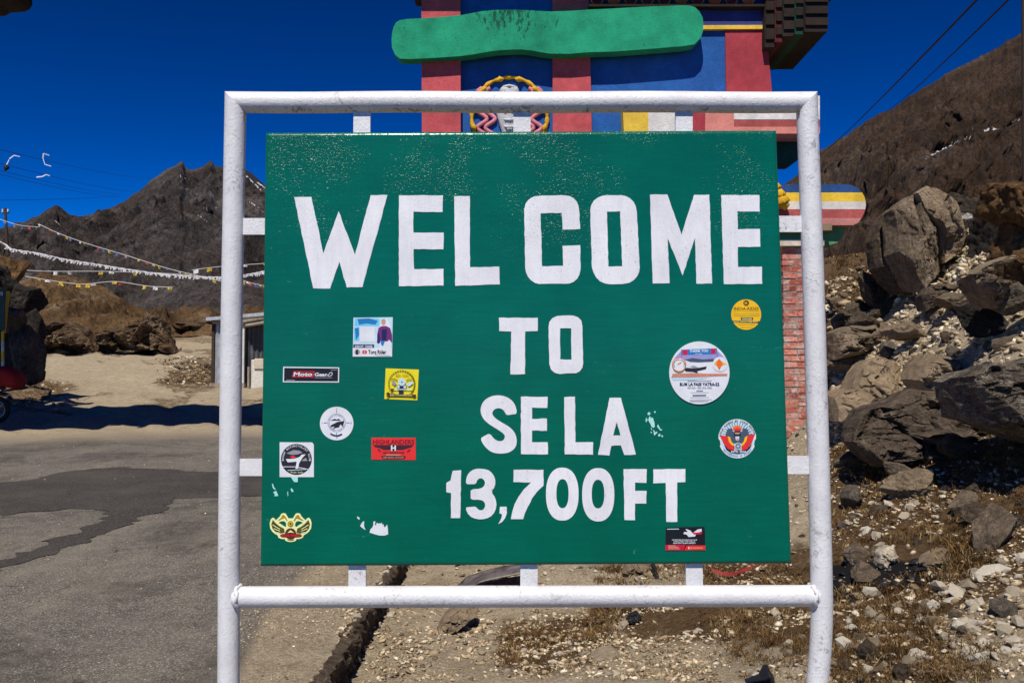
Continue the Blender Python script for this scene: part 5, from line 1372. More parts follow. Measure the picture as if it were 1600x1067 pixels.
def place_angular(px_, py_, Y, w_, h_, mat, seed, label, dp=0.9, sub=5, rot=(0, 0, 0), rough_=0.06, npl=13):
    o_ = bpy.data.objects.new('boulder', angular_mesh(seed, M[mat], sub, rough_, npl)); COL.objects.link(o_)
    f_ = Y / F / 2; o_.location = P(px_, py_, Y); o_.scale = (w_ * f_, max(w_, h_) * f_ * dp, h_ * f_); o_.rotation_euler = rot
    tag(o_, label, 'boulder')
place_angular(1592, 322, 9.3, 128, 104, 'rock_rust', 501, 'rust brown turf-topped crag jutting out at the upper right edge', 1.1, 5, (0.1, 0.35, 0.2), 0.09)
place_angular(1640, 400, 9.2, 130, 170, 'rock_rust', 502, 'rusty broken crag side at the right edge under the jutting crag', 1.0, 5, (0, 0.2, 0.4), 0.09)
place_angular(1562, 392, 10.9, 130, 150, 'rock_shade', 503, 'rock face coloured black for the shade in the hollow below the turf-topped crag', 0.8, 5, (0, -0.3, 0.1))
place_angular(1500, 318, 11.4, 60, 34, 'rock_dark', 504, 'small grey ledge rock left of the turf-topped crag', 0.9, 4, (0, 0.3, 0))
place_angular(1588, 468, 8.3, 74, 54, 'rock_band', 505, 'broken grey rock at the right edge above the black hollow', 1.2, 5, (0, 0.25, 0.3))
place_angular(1560, 455, 8.6, 44, 26, 'rock_white', 506, 'pale broken stone beside the plank-like stone', 0.9, 4, (0, -0.4, 0))
place_angular(1535, 505, 8.9, 100, 60, 'rock_shade', 507, 'undercut rock coloured black for the shade above the banded rock', 0.7, 5, (0, 0.3, 0))
place_angular(1543, 838, 5.25, 66, 116, 'rock_brown', 511, 'upright brown slab standing in dry turf low on the right', 0.6, 5, (0.15, 0.25, 0.4), 0.05)
place_angular(1424, 762, 7.0, 88, 66, 'rock_tan', 512, 'squat brown rock in turf below the big dark boulder', 0.9, 5, (0, 0.1, 0.2), 0.06)
place_angular(1404, 736, 7.2, 50, 34, 'rock_brown', 513, 'small brown rock against the foot of the big dark boulder', 0.9, 4, (0, 0.4, 0))
for k, (a_, b_, Y_, w_, h_, mt_, lb_) in enumerate([
        (1318, 566, 11.6, 52, 30, 'rock_brown', 'brown block wedged between the pillar and the smooth tan rock face'), (1412, 520, 10.6, 70, 34, 'rock_tan', 'tan slab half buried in scree under the tall upright slab'),
        (1470, 588, 8.9, 60, 34, 'rock_brown', 'brown rock packed between the rock hump and the banded rock'), (1330, 720, 8.2, 56, 30, 'rock_brown', 'reddish brown rock left of the foot of the big dark boulder'),
        (1500, 700, 6.9, 66, 44, 'rock_dark', 'dark rock in the shade under the banded rock'), (1565, 760, 6.5, 90, 60, 'rock_shade', 'rock coloured black for the shade deep in the hollow under the banded rock'),  # these two colours darken the gap, standing in for its shade
        (1480, 470, 10.2, 60, 30, 'rock_brown', 'flat brown rock in the scree right of the tall upright slab'), (1350, 505, 11.8, 60, 36, 'rock_dark', 'dark rock beside the leaning pointed slab')]):
    place_angular(a_, b_, Y_, w_, h_, mt_, 520 + k, lb_, 0.9, 4, (rnd.uniform(-.2, .2), rnd.uniform(-.3, .3), rnd.uniform(-.5, .5)))
outc = thing('rock_outcrop', 'dark rock outcrop in shade at the left edge of the dirt track', 'rock outcrop', tuple(P(25, 600, 25)))
for k, (px_, py_, Y, w_, h_, mt) in enumerate([(10, 560, 24.5, 108, 120, 'rock_shade'), (38, 552, 24.0, 58, 104, 'rock_dark'), (-30, 500, 25.0, 120, 190, 'rock_shade'), (36, 468, 25.4, 60, 78, 'rock_shade'), (2, 432, 26.4, 70, 80, 'rock_rust'),
                                         (52, 508, 25.0, 32, 64, 'rock_shade'), (18, 498, 24.0, 60, 46, 'rock_dark'), (-60, 420, 27.5, 120, 120, 'rock_rust'), (58, 588, 24.6, 34, 26, 'rock_dark')]):  # near-black pieces carry the outcrop's shade in their colour
    o_ = bpy.data.objects.new('rock', angular_mesh(300 + k, M[mt])); COL.objects.link(o_); o_.parent = outc
    o_.location = P(px_, py_, Y) - WLOC[outc]; f_ = Y / F / 2
    o_.scale = (w_ * f_, max(w_, h_) * f_ * 0.9, h_ * f_); o_.rotation_euler = (rnd.uniform(-.2, .2), rnd.uniform(-.2, .2), rnd.uniform(-.4, .4))
AM = [angular_mesh(400 + k, M[('rock_brown', 'rock_dark', 'rock_tan', 'rock_brown', 'rock_band', 'rock_dark')[k]], 4, 0.06, 11) for k in range(6)]
# cut banks with pale scree in front of the hillock
for k, (ol, Y, d, sd, lb) in enumerate([
        ([(62, 560), (60, 512), (85, 503), (112, 505), (130, 520), (150, 547), (160, 560), (110, 562)], 45, 3.5, 41.0, 'brown cut rock bank at the left side of the dirt track'),
        ([(150, 560), (142, 536), (165, 516), (198, 515), (222, 494), (245, 495), (262, 525), (272, 545), (230, 552), (190, 556)], 45.5, 3.0, 42.0, 'rocky cut bank with a black cleft where the track bends')]):
    rock_from_outline('rock_bank', ol, Y, d, M['cliff'], sd, 0.45, 0.35, 0.12, lb, 170, 24, cat='rock bank', facet=1.1, auto=False)
rock_from_outline('rock_bank', [(262, 510), (285, 498), (320, 494), (345, 496), (345, 524), (310, 522), (275, 522)], 64, 3.0, M['cliff'], 43.0, 0.4, 0.3, 0.08, 'pale stony bank above the track behind the tin shed', 120, 16, cat='rock bank', auto=False)

# ------------------------------------------------------------------ loose stones, gravel, dry grass
def stone_mesh(seed, sub=2):
    bm = bmesh.new(); r_ = random.Random(seed)
    for k in range(17):
        v = Vector((r_.gauss(0, 1), r_.gauss(0, 1), r_.gauss(0, 1))).normalized() * r_.uniform(.8, 1.1)
        bm.verts.new(v)
    h = bmesh.ops.convex_hull(bm, input=bm.verts)
    bmesh.ops.delete(bm, geom=list({g for g in h['geom_interior'] + h['geom_unused'] if isinstance(g, bmesh.types.BMVert)}), context='VERTS')
    me = bpy.data.meshes.new('stone'); bm.to_mesh(me); bm.free(); me.materials.append(M['stone'])
    return me
SM = [stone_mesh(100 + k, 2) for k in range(10)]
ZONES = [  # polygon in the photograph, number, size range px, where they lie
    ([(1350, 470), (1480, 400), (1600, 470), (1500, 540), (1330, 560), (1310, 530)], 40, (5, 13), 'pale angular stone in the scree below the tall upright slab'),
    ([(1470, 330), (1545, 360), (1565, 430), (1500, 440), (1470, 400)], 22, (6, 16), 'pale stone heaped between the tall slab and the turf-topped crag'),
    ([(1295, 545), (1370, 555), (1340, 610), (1300, 640)], 18, (6, 16), 'cream stone in the heap right of the post beside the tan rock face'),
    ([(1300, 650), (1345, 650), (1330, 700), (1300, 700)], 9, (5, 12), 'small cream stone between the right post and the dark boulder'),
    ([(1380, 540), (1480, 520), (1440, 580), (1400, 570)], 12, (5, 11), 'small pale stone above the smooth tan rock face'),
    ([(1300, 760), (1500, 740), (1480, 860), (1300, 880)], 44, (7, 22), 'pale stone scattered in brown turf above the burnt patch'),
    ([(1480, 900), (1600, 860), (1600, 1030), (1530, 1040), (1490, 990)], 42, (14, 40), 'whitish stone in the tight heap at the lower right edge'),
    ([(1300, 920), (1480, 900), (1500, 1060), (1300, 1060)], 40, (10, 34), 'tan stone lying in dry turf below the burnt patch'),
    ([(820, 960), (1260, 960), (1260, 1067), (780, 1067)], 40, (7, 26), 'tan stone on the sandy rubble under the bottom rail'),
    ([(600, 890), (640, 890), (600, 1010), (540, 1060)], 14, (8, 22), 'tan stone in the gully along the foot of the kerb'),
    ([(850, 885), (950, 885), (940, 910), (850, 912)], 11, (6, 14), 'small pale stone in the gap between board and bottom rail'),
]
stones = []
def inpoly(poly, n):
    poly = np.array(poly, float); lo, hi = poly.min(0), poly.max(0); out = []
    while len(out) < n:
        q = RNG.uniform(lo, hi, (n * 3, 2)); ok = soft(q[:, 0], q[:, 1], poly, 1e-6) > 0.999
        out += [tuple(a) for a in q[ok]]
    return np.array(out[:n])
for poly, n, (s0, s1), lb in ZONES:
    q = inpoly(poly, n); X, Y, Z = hit(q[:, 0], q[:, 1])
    for x, y, z in zip(X, Y, Z):
        if np.isnan(y): continue
        s_ = (s0 + (s1 - s0) * rnd.random() ** 2.0) * y / F * 0.5
        stones.append((x, y, z, s_, lb))
_zone = {}
for k, q in enumerate(stones): _zone.setdefault(q[4], []).append((-q[3] / q[1], k))
_rank = {}
for lb, lst in _zone.items():
    for i, (_, k) in enumerate(sorted(lst)[:3]): _rank[k] = ('largest ', 'second largest ', 'third largest ')[i]
    ks = [k for _, k in lst if k not in _rank]
    xs_ = sorted(ks, key=lambda k: stones[k][0] / stones[k][1]); _rank[xs_[0]] = 'leftmost small '; _rank[xs_[-1]] = 'rightmost small '
for k, (x, y, z, s_, lb) in enumerate(stones):
    o_ = bpy.data.objects.new('stone', SM[k % len(SM)])
    o_.location = (x, y, z + s_ * 0.2); o_.scale = (s_ * rnd.uniform(.9, 1.6), s_ * rnd.uniform(.8, 1.2), s_ * rnd.uniform(.5, .9))
    o_.rotation_euler = (rnd.uniform(-.5, .5), rnd.uniform(-.5, .5), rnd.uniform(0, 6.3))
    tag(o_, _rank.get(k, '') + (lb.replace('small ', '') if k in _rank else lb), 'stone', 'loose stones: ' + lb.split(' stone ', 1)[1])
    COL.objects.link(o_)

for poly, n, (s0, s1), lb in [
        ([(1305, 470), (1600, 420), (1600, 560), (1305, 560)], 28, (14, 42), 'angular brown rock in the scree on the upper right slope'),
        ([(1305, 640), (1600, 640), (1600, 860), (1305, 880)], 30, (14, 46), 'angular brown rock in turf around the big dark boulder'),
        ([(1305, 880), (1600, 860), (1600, 1060), (1305, 1060)], 14, (18, 50), 'angular brown rock among pale stones at the lower right'),
        ([(20, 600), (110, 592), (140, 640), (30, 645)], 9, (5, 13), 'small dark rock at the foot of the left outcrop'),
        ([(255, 562), (330, 562), (330, 604), (255, 604)], 12, (5, 15), 'small rock on the turf mound left of the tin shed'),
        ([(140, 548), (280, 540), (280, 560), (140, 566)], 12, (4, 10), 'small rock at the foot of the cut bank'),
        ([(1240, 690), (1300, 690), (1300, 900), (1240, 900)], 6, (8, 18), 'brown rock seen between the board and the right post')]:
    q = inpoly(poly, n); X, Y, Z = hit(q[:, 0], q[:, 1]); rows = []
    for x, y, z in zip(X, Y, Z):
        if not np.isnan(y): rows.append((s0 + (s1 - s0) * rnd.random() ** 2, x, y, z))
    rows.sort(reverse=True)
    for k, (sp, x, y, z) in enumerate(rows):
        s_ = sp * y / F * 0.5; o_ = bpy.data.objects.new('rock', AM[rnd.randrange(6)])
        o_.location = (x, y, z + s_ * 0.15); o_.scale = (s_ * rnd.uniform(.9, 1.6), s_ * rnd.uniform(.8, 1.2), s_ * rnd.uniform(.6, 1.1))
        o_.rotation_euler = (rnd.uniform(-.7, .7), rnd.uniform(-.7, .7), rnd.uniform(0, 6.3))
        tag(o_, (('largest ', 'second largest ', 'third largest ')[k] + lb.replace('small ', '')) if k < 3 else lb, 'rock', 'rocks: ' + lb)
        COL.objects.link(o_)

def scatter_gravel(name, spots, sizes, cols):
    """thousands of chips of stone as one mesh"""
    # one angular chip: twelve points, jittered so strongly per copy that no two look alike
    ph = (1 + 5 ** .5) / 2
    bm = bmesh.new(); bmesh.ops.create_icosphere(bm, subdivisions=1, radius=1.0)
    bv = np.array([v.co[:] for v in bm.verts]); bf = np.array([[v.index for v in f.verts] for f in bm.faces]); bm.free()
    n = len(spots)
    sc = sizes[:, None] * RNG.uniform([.8, .7, .35], [1.9, 1.3, .9], (n, 3))
    an = RNG.uniform(0, 6.283, n); c, s_ = np.cos(an), np.sin(an)
    V = bv[None] * (1 + RNG.uniform(-.2, .2, (n, len(bv), 1)))
    for _ in range(4):                      # chop flat faces
        cn = RNG.normal(size=(n, 3)); cn /= np.linalg.norm(cn, axis=1)[:, None]; cd = RNG.uniform(.15, .6, n)
        e = np.maximum((V * cn[:, None]).sum(-1) - cd[:, None], 0); V = V - e[..., None] * cn[:, None]
    V = V * 1.25 * sc[:, None, :]
    tl = RNG.uniform(-.5, .5, n)[:, None]
    V[..., 2] += V[..., 0] * tl
    x = V[..., 0] * c[:, None] - V[..., 1] * s_[:, None]; y = V[..., 0] * s_[:, None] + V[..., 1] * c[:, None]
    V = np.stack([x, y, V[..., 2]], -1) + spots[:, None, :] + np.array([0, 0, 1.0]) * sizes[:, None, None] * 0.15
    f = (bf[None] + (np.arange(n) * len(bv))[:, None, None]).reshape(-1, 3)
    me = bpy.data.meshes.new(name)
    me.vertices.add(n * len(bv)); me.vertices.foreach_set('co', V.astype(np.float32).ravel())
    me.loops.add(f.size); me.loops.foreach_set('vertex_index', f.ravel().astype(np.int32))
    me.polygons.add(len(f)); me.polygons.foreach_set('loop_start', np.arange(0, f.size, 3, dtype=np.int32)); me.polygons.foreach_set('loop_total', np.full(len(f), 3, np.int32))
    me.update(calc_edges=True); me.materials.append(M['gravel'])
    at = me.color_attributes.new('mask', 'FLOAT_COLOR', 'POINT')
    at.data.foreach_set('color', np.repeat(np.concatenate([cols, np.ones((n, 1))], 1), len(bv), 0).astype(np.float32).ravel())
    o_ = bpy.data.objects.new(name, me); COL.objects.link(o_); o_['kind'] = 'stuff'
    return o_
PAL = np.array([(0.72, 0.60, 0.41), (0.54, 0.42, 0.26), (0.38, 0.28, 0.17), (0.24, 0.165, 0.095), (0.14, 0.098, 0.06), (0.80, 0.71, 0.53), (0.29, 0.235, 0.175)])
def gravel_zone(poly, n, s0, s1, w=None, pw=3.4):
    q = inpoly(poly, n); X, Y, Z = hit(q[:, 0], q[:, 1]); ok = ~np.isnan(Y)
    X, Y, Z = X[ok], Y[ok], Z[ok]
    cl = fbm(np.stack([X * 1.1, Y * 1.1, X * 0], -1), 4) + 0.35 * fbm(np.stack([X * 6, Y * 6, X * 0 + 7], -1), 2)
    keep = cl + RNG.normal(size=len(X)) * 0.22 > -0.12 - 0.22 * (Y > 8.5)
    X, Y, Z = X[keep], Y[keep], Z[keep]; m = len(X)
    sz = (s0 + (s1 - s0) * RNG.random(m) ** pw) * Y / F * 0.5
    k = RNG.choice(len(PAL), m, p=w) if w is not None else RNG.integers(0, len(PAL), m)
    col = PAL[k] * RNG.uniform(.8, 1.15, (m, 1))
    return np.stack([X, Y, Z], -1), sz, col
acc = []
pale = [.30, .25, .12, .06, .03, .20, .04]
scree = [.24, .24, .16, .12, .06, .14, .04]
sandy = [.12, .30, .26, .14, .05, .05, .08]
for poly, n, a, b, w in [
        ([(1290, 440), (1600, 330), (1600, 620), (1500, 640), (1290, 720)], 8500, 2.0, 14, scree),
        ([(1470, 330), (1545, 360), (1565, 430), (1480, 440)], 1500, 2.0, 15, scree),
        ([(1290, 680), (1600, 680), (1600, 880), (1290, 900)], 3600, 2.0, 9, None),
        ([(1290, 880), (1600, 850), (1600, 1067), (1290, 1067)], 3600, 2.0, 13, None),
        ([(1590, 300), (2000, 250), (2100, 1067), (1590, 1067)], 3500, 2.0, 16, pale),
        ([(540, 950), (1290, 950), (1290, 1067), (500, 1067)], 9500, 1.4, 10, sandy), ([(800, 950), (1290, 950), (1290, 1067), (760, 1067)], 1500, 2, 11, pale),
        ([(600, 880), (1260, 880), (1270, 960), (570, 960)], 4600, 1.4, 10, sandy),
        ([(370, 950), (560, 950), (500, 1067), (365, 1067)], 2200, 1.2, 4.5, sandy),
        ([(400, 880), (590, 880), (570, 960), (375, 960)], 1100, 1.2, 4, sandy),
        ([(20, 600), (110, 590), (100, 640), (20, 640)], 260, 2, 5, pale),
        ([(260, 555), (330, 555), (330, 605), (250, 600)], 420, 2, 7, pale),
        ([(1215, 640), (1300, 640), (1300, 900), (1215, 900)], 900, 2, 8, pale)]:
    acc.append(gravel_zone(poly, n, a, b, w))
scatter_gravel('gravel', np.concatenate([a[0] for a in acc]), np.concatenate([a[1] for a in acc]), np.concatenate([a[2] for a in acc]))
# grit on the road
a = gravel_zone([(0, 690), (410, 690), (420, 900), (370, 1067), (-200, 1067)], 1500, 0.9, 2.6, None)
g = scatter_gravel('grit', *a)

def grass(name, zones):
    V, Fs, Cc = [], [], []
    for poly, n, hpx, dens in zones:
        q = inpoly(poly, n); X, Y, Z = hit(q[:, 0], q[:, 1])
        for x, y, z in zip(X, Y, Z):
            if np.isnan(y): continue
            h = hpx * y / F * rnd.uniform(.5, 1.2); tone = rnd.random()
            base = np.array([(0.085, 0.045, 0.016), (0.17, 0.10, 0.04), (0.27, 0.185, 0.085), (0.05, 0.026, 0.010)][rnd.choice((0, 0, 1, 1, 2, 3))])
            for b in range(int(dens * 2.2)):
                an = rnd.uniform(0, 6.283); r_ = rnd.uniform(0, h * 1.5); bx, by = x + r_ * math.cos(an), y + r_ * math.sin(an)
                hh = h * rnd.uniform(.15, .75); a2 = rnd.uniform(0, 6.283); ln = hh * rnd.uniform(.5, 2.2)
                w = max(0.0007, 0.00034 * y) * rnd.uniform(.6, 1.4); dx, dy = -math.sin(a2) * w, math.cos(a2) * w
                k = len(V); bz = z - h * 0.08
                m_ = (bx + math.cos(a2) * ln * .4, by + math.sin(a2) * ln * .4, bz + hh * .7)
                V += [(bx - dx, by - dy, bz), (bx + dx, by + dy, bz), (m_[0] + dx * .7, m_[1] + dy * .7, m_[2]), (m_[0] - dx * .7, m_[1] - dy * .7, m_[2]), (bx + math.cos(a2) * ln, by + math.sin(a2) * ln, bz + hh)]
                Fs += [(k, k + 1, k + 2, k + 3), (k + 3, k + 2, k + 4)]
                cc = base * rnd.uniform(.7, 1.35); Cc += [tuple(cc) + (1,)] * 5
    o_ = mk(name, V, Fs, M['grass']); o_['kind'] = 'stuff'
    at = o_.data.color_attributes.new('mask', 'FLOAT_COLOR', 'POINT'); at.data.foreach_set('color', np.array(Cc, np.float32).ravel())
grass('dry_grass', [
    ([(1295, 700), (1600, 700), (1600, 850), (1560, 870), (1450, 850), (1295, 880)], 420, 12, 16),
    ([(1360, 715), (1410, 705), (1400, 745), (1365, 745)], 30, 26, 26),
    ([(1480, 850), (1560, 850), (1550, 890), (1480, 900)], 50, 26, 26),
    ([(1295, 920), (1480, 890), (1480, 1067), (1295, 1067)], 300, 18, 18),
    ([(1480, 990), (1560, 1000), (1560, 1067), (1450, 1067)], 60, 22, 20),
    ([(1080, 960), (1265, 950), (1265, 1050), (1180, 1040)], 110, 16, 18),
    ([(920, 945), (1000, 945), (960, 990), (900, 1000)], 60, 18, 20),
    ([(790, 985), (860, 975), (900, 1000), (790, 1040)], 60, 15, 18),
    ([(930, 885), (1260, 880), (1260, 915), (930, 915)], 150, 12, 16),
    ([(1500, 600), (1600, 640), (1600, 700), (1540, 700)], 50, 12, 14),
    ([(1340, 505), (1440, 500), (1420, 530), (1340, 540)], 40, 8, 12),
    ([(1288, 395), (1375, 395), (1370, 470), (1288, 500)], 160, 9, 12),
    ([(255, 560), (335, 565), (335, 605), (250, 602)], 70, 7, 10),
    ([(20, 600), (110, 598), (60, 628), (20, 636)], 40, 6, 10),
    ([(800, 1020), (1000, 1000), (1260, 1000), (1260, 1067), (800, 1067)], 90, 9, 12)])

# ------------------------------------------------------------------ shed
YH = 33.0
zs = float(gz(P(370, 600, YH).x, YH)[0])
shed = thing('tin_shed', 'small corrugated tin shed with grey timber roof edge beside the track', 'shed', tuple(P(372, 604, YH)))
def W(px, py, dy=0.0): return P(px, py, YH) + Vector((0, dy, 0))
def corr(name, x0, x1, z0, z1, y0, y1, mat, n):
    """corrugated sheet between two plan points"""
    V, Fs = [], []; d = Vector((x1 - x0, y1 - y0, 0)); nn = Vector((-d.y, d.x, 0)).normalized()
    for i in range(n * 4 + 1):
        f = i / (n * 4); o_ = 0.035 * math.sin(f * n * 2 * math.pi)
        a_ = Vector((x0, y0, 0)) + d * f + nn * o_
        V += [(a_.x, a_.y, z0), (a_.x, a_.y, z1)]
    for i in range(n * 4): Fs.append((2 * i, 2 * i + 2, 2 * i + 3, 2 * i + 1))
    return mk(name, V, Fs, mat, shed)
xa, xb, xc = P(333, 600, YH).x, P(379, 600, YH).x, P(470, 600, YH).x
z0, z1 = P(0, 606, YH).z - 0.1, P(0, 505, YH).z
corr('front_sheet', xa, xb, z0 + 0.25, z1, YH, YH, M['tin'], 7)
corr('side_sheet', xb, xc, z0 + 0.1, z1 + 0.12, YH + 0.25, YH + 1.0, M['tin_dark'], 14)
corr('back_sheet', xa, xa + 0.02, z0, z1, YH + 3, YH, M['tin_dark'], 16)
MB().box(xa - .06, xa + .04, YH - .06, YH + .06, z0, z1 + .1).build('corner_post', M['wood_dark'], shed)
MB().box(xb - .03, xb + .06, YH - .06, YH + .06, z0, z1 + .1).build('corner_post', M['offwhite'], shed)
MB().box(xa - .12, xb + .1, YH - .12, YH + .12, z0 - .1, z0 + .28).build('plinth', M['mortar'], shed)
r0, r1 = P(331, 497, YH), P(480, 483, YH)
MB().add([r0 + Vector((-.1, -.35, 0)), r1 + Vector((0, -.2, 0)), r1 + Vector((0, 3.2, .25)), r0 + Vector((-.1, 3.2, .25)), r0 + Vector((-.1, -.35, -.12)), r1 + Vector((0, -.2, -.12)), r1 + Vector((0, 3.2, .12)), r0 + Vector((-.1, 3.2, .12))],
         [(0, 1, 2, 3), (4, 7, 6, 5), (0, 4, 5, 1), (1, 5, 6, 2), (2, 6, 7, 3), (3, 7, 4, 0)]).build('roof', M['tin'], shed)
for k, (a_, b_) in enumerate((((332, 503), (384, 506)), ((380, 503), (470, 487)), ((384, 509), (470, 495)))):
    p0, p1 = P(*a_, YH - .2), P(*b_, YH - .1)
    MB().tube([p0, p1], 0.07, 6).build('roof_batten', M['wood_grey'], shed)
# dirty white chest standing against the shed
ch = thing('white_chest', 'dirty white chest with a cream lid standing against the tin shed', 'chest', tuple(P(405, 604, YH - 1)))
p0, p1 = P(392, 603, YH - 1), P(440, 562, YH - 1)
MB().box(p0.x, p1.x, YH - 1, YH - .3, p0.z - .1, p1.z).build('body', M['offwhite'], ch, 0.02)
MB().box(p0.x + .12, p1.x + .05, YH - 1.06, YH - .3, p1.z - .34, p1.z + .04).build('lid', M['cream'], ch, 0.02)
for dx in (0.02, 0.22):
    MB().box(p0.x - .13 + dx * .3, p0.x - .06 + dx * .3, YH - 1.05 + dx, YH - .95 + dx, p0.z - .1, p1.z - .25).build('leg', M['wood_grey'], ch)

# ------------------------------------------------------------------ motorcycle and road sign at the left edge
YM = 20.8
gm = float(gz(P(10, 660, YM).x, YM)[0])
bk = thing('parked_motorcycle', 'parked black motorcycle with a red pannier, cut off by the left edge', 'motorcycle', (P(-40, 668, YM).x, YM, gm))
def wheel(cx):
    r_ = 0.31; c = Vector((cx, YM, gm + r_ + .01)); t_ = np.linspace(0, 2 * math.pi, 33)
    w_ = MB().tube([c + Vector((r_ * math.cos(a) * .86, 0, r_ * math.sin(a) * .86)) for a in t_], 0.058, 10).build('wheel', M['rubber'], bk)
    rim = MB().tube([c + Vector((r_ * math.cos(a) * .66, 0, r_ * math.sin(a) * .66)) for a in t_], 0.02, 6)
    for k in range(8):
        a = math.pi * k / 4; rim.tube([c, c + Vector((.2 * math.cos(a), 0, .2 * math.sin(a)))], 0.008, 5)
    rim.tube([c + Vector((0, -.06, 0)), c + Vector((0, .06, 0))], 0.05, 10); rim.build('rim', M['chrome'], w_)
xr = P(-6, 660, YM).x; xf = xr - 1.38
wheel(xr); wheel(xf)
def blob(name, rows, mat):
    """lofted superellipse sections along X: (x, zc, half-height, half-width)"""
    V, Fs, n = [], [], 14
    for x, zc, hh, hw in rows:
        for k in range(n):
            a = 2 * math.pi * k / n; c, s_ = math.cos(a), math.sin(a)
            V.append((x, YM + hw * math.copysign(abs(c) ** .7, c), gm + zc + hh * math.copysign(abs(s_) ** .7, s_)))
    for j in range(len(rows) - 1):
        for k in range(n): Fs.append((j * n + k, j * n + (k + 1) % n, (j + 1) * n + (k + 1) % n, (j + 1) * n + k))
    mb = MB().add(V, Fs, 0, True); mb.add(V[:n], [tuple(range(n))]); mb.add(V[-n:], [tuple(reversed(range(n)))])
    return mb.build(name, mat, bk)
blob('tank', [(xf + .42, .92, .05, .06), (xf + .5, .96, .13, .13), (xf + .7, .95, .14, .15), (xf + .85, .9, .08, .11)], M['black'])
blob('seat', [(xf + .8, .88, .05, .1), (xf + 1.0, .86, .06, .14), (xf + 1.3, .92, .06, .13), (xf + 1.5, .97, .04, .1)], M['rubber'])
blob('engine', [(xf + .45, .42, .12, .14), (xf + .6, .48, .2, .2), (xf + .85, .46, .18, .2), (xf + .95, .42, .1, .12)], M['chrome'])
blob('pannier', [(xr - .12, 1.06, .16, .2), (xr - .02, 1.08, .24, .3), (xr + .25, 1.1, .25, .32), (xr + .46, 1.02, .22, .3), (xr + .54, .98, .17, .26), (xr + .56, .97, .12, .2)], M['red_gloss'])
blob('mudguard', [(xr - .25, .62, .1, .07), (xr, .72, .05, .08), (xr + .25, .66, .05, .08), (xr + .38, .5, .05, .07)], M['black'])
blob('number_plate', [(xr + .26, .62, .07, .1), (xr + .30, .62, .07, .1)], M['steel_plate'] if 'steel_plate' in M else M['chrome'])
MB().tube([Vector((xf, YM - .08, gm + .32)), Vector((xf + .28, YM - .08, gm + 1.0))], 0.025, 8).tube([Vector((xf, YM + .08, gm + .32)), Vector((xf + .28, YM + .08, gm + 1.0))], 0.025, 8).build('fork', M['chrome'], bk)
MB().tube([Vector((xf + .45, YM - .38, gm + 1.08)), Vector((xf + .3, YM - .1, gm + 1.06)), Vector((xf + .3, YM + .1, gm + 1.06)), Vector((xf + .45, YM + .38, gm + 1.08))], 0.016, 8).build('handlebar', M['black'], bk)
MB().tube([Vector((xf + .5, YM, gm + .5)), Vector((xf + .9, YM, gm + .45)), Vector((xr, YM, gm + .32))], 0.03, 8).tube([Vector((xf + .3, YM, gm + .95)), Vector((xf + .8, YM, gm + .8)), Vector((xr + .2, YM, gm + .82))], 0.03, 8).build('frame', M['black'], bk)
MB().tube([Vector((xf + .7, YM - .2, gm + .3)), Vector((xr - .2, YM - .22, gm + .33)), Vector((xr + .25, YM - .22, gm + .42))], [.03, .04, .05], 10).build('exhaust', M['chrome'], bk)

YP = 22.6
rs = thing('road_sign', 'dark green signboard on a striped pole at the left edge', 'road sign', (P(8, 640, YP).x, YP, float(gz(P(8, 640, YP).x, YP)[0])))
gp('board', rc(-26, 452, 6.5, 516), M['road_sign'], YP, YP + .05, 0.005, rs)
for k in range(6):
    ya, yb_ = 518 + k * 15.5, 518 + (k + 1) * 15.5
    MB().tube([P(4.2, ya, YP), P(4.2, yb_, YP)], 0.035, 10).build('pole_band', M['yellow_worn' if k % 2 == 0 else 'white_worn'] if k < 5 else M['black'], rs)
gp('symbol', [ell(2.4, 459, 1.8, 3, 16), ell(2.4, 459, .9, 1.9, 16)], M['white_wall'], YP - .012, YP - .004, 0, rs)
lp = thing('leaning_pole', 'thin pale wooden pole leaning beside the green roadside board', 'pole', tuple(P(6, 520, YP + .4)))
MB().tube([P(6.5, 520, YP + .4), P(13, 455, YP + .5)], 0.04, 8).build('shaft', M['yellow_worn'], lp)

# ------------------------------------------------------------------ poles, wires, prayer flags
def wire(name, a, b, sag, r, mat, n=24):
    pts_ = [a.lerp(b, k / n) + Vector((0, 0, -sag * 4 * (k / n) * (1 - k / n))) for k in range(n + 1)]
    return MB().tube(pts_, r, 5).build(name, mat)
GW = 'power lines'
for (a_, Ya, b_, Yb, sag, lb) in [
        ((-200, 182), 70, (245, 279), 300, 1.2, 'topmost dark power line running down to the left mountain'),
        ((-200, 200), 70, (215, 300), 300, 1.0, 'second power line from the top running to the left mountain'),
        ((-200, 214), 70, (192, 304), 300, 0.9, 'upper one of the lowest sloping pair of power lines'),
        ((-200, 220), 70, (186, 308), 300, 0.9, 'lower one of the lowest sloping pair of power lines'),
        ((-200, 314), 70, (190, 306), 300, 0.4, 'nearly level power line meeting the left ridge'),
        ((-200, 368), 60, (60, 362), 200, 0.3, 'faint level wire low in the sky by the utility pole')]:
    tag(wire('power_line', P(*a_, Ya), P(*b_, Yb), sag, 0.032 if Ya > 60 else 0.02, M['wire']), lb, 'wire', GW)
tag(wire('power_line', P(1640, -118, 16), P(1278, 245, 110), 0.3, 0.032, M['wire']), 'left one of the two thick cables slanting down on the right', 'wire', GW)
tag(wire('power_line', P(1700, -122, 16), P(1386, 174, 120), 0.3, 0.032, M['wire']), 'right one of the two thick cables slanting down on the right', 'wire', GW)
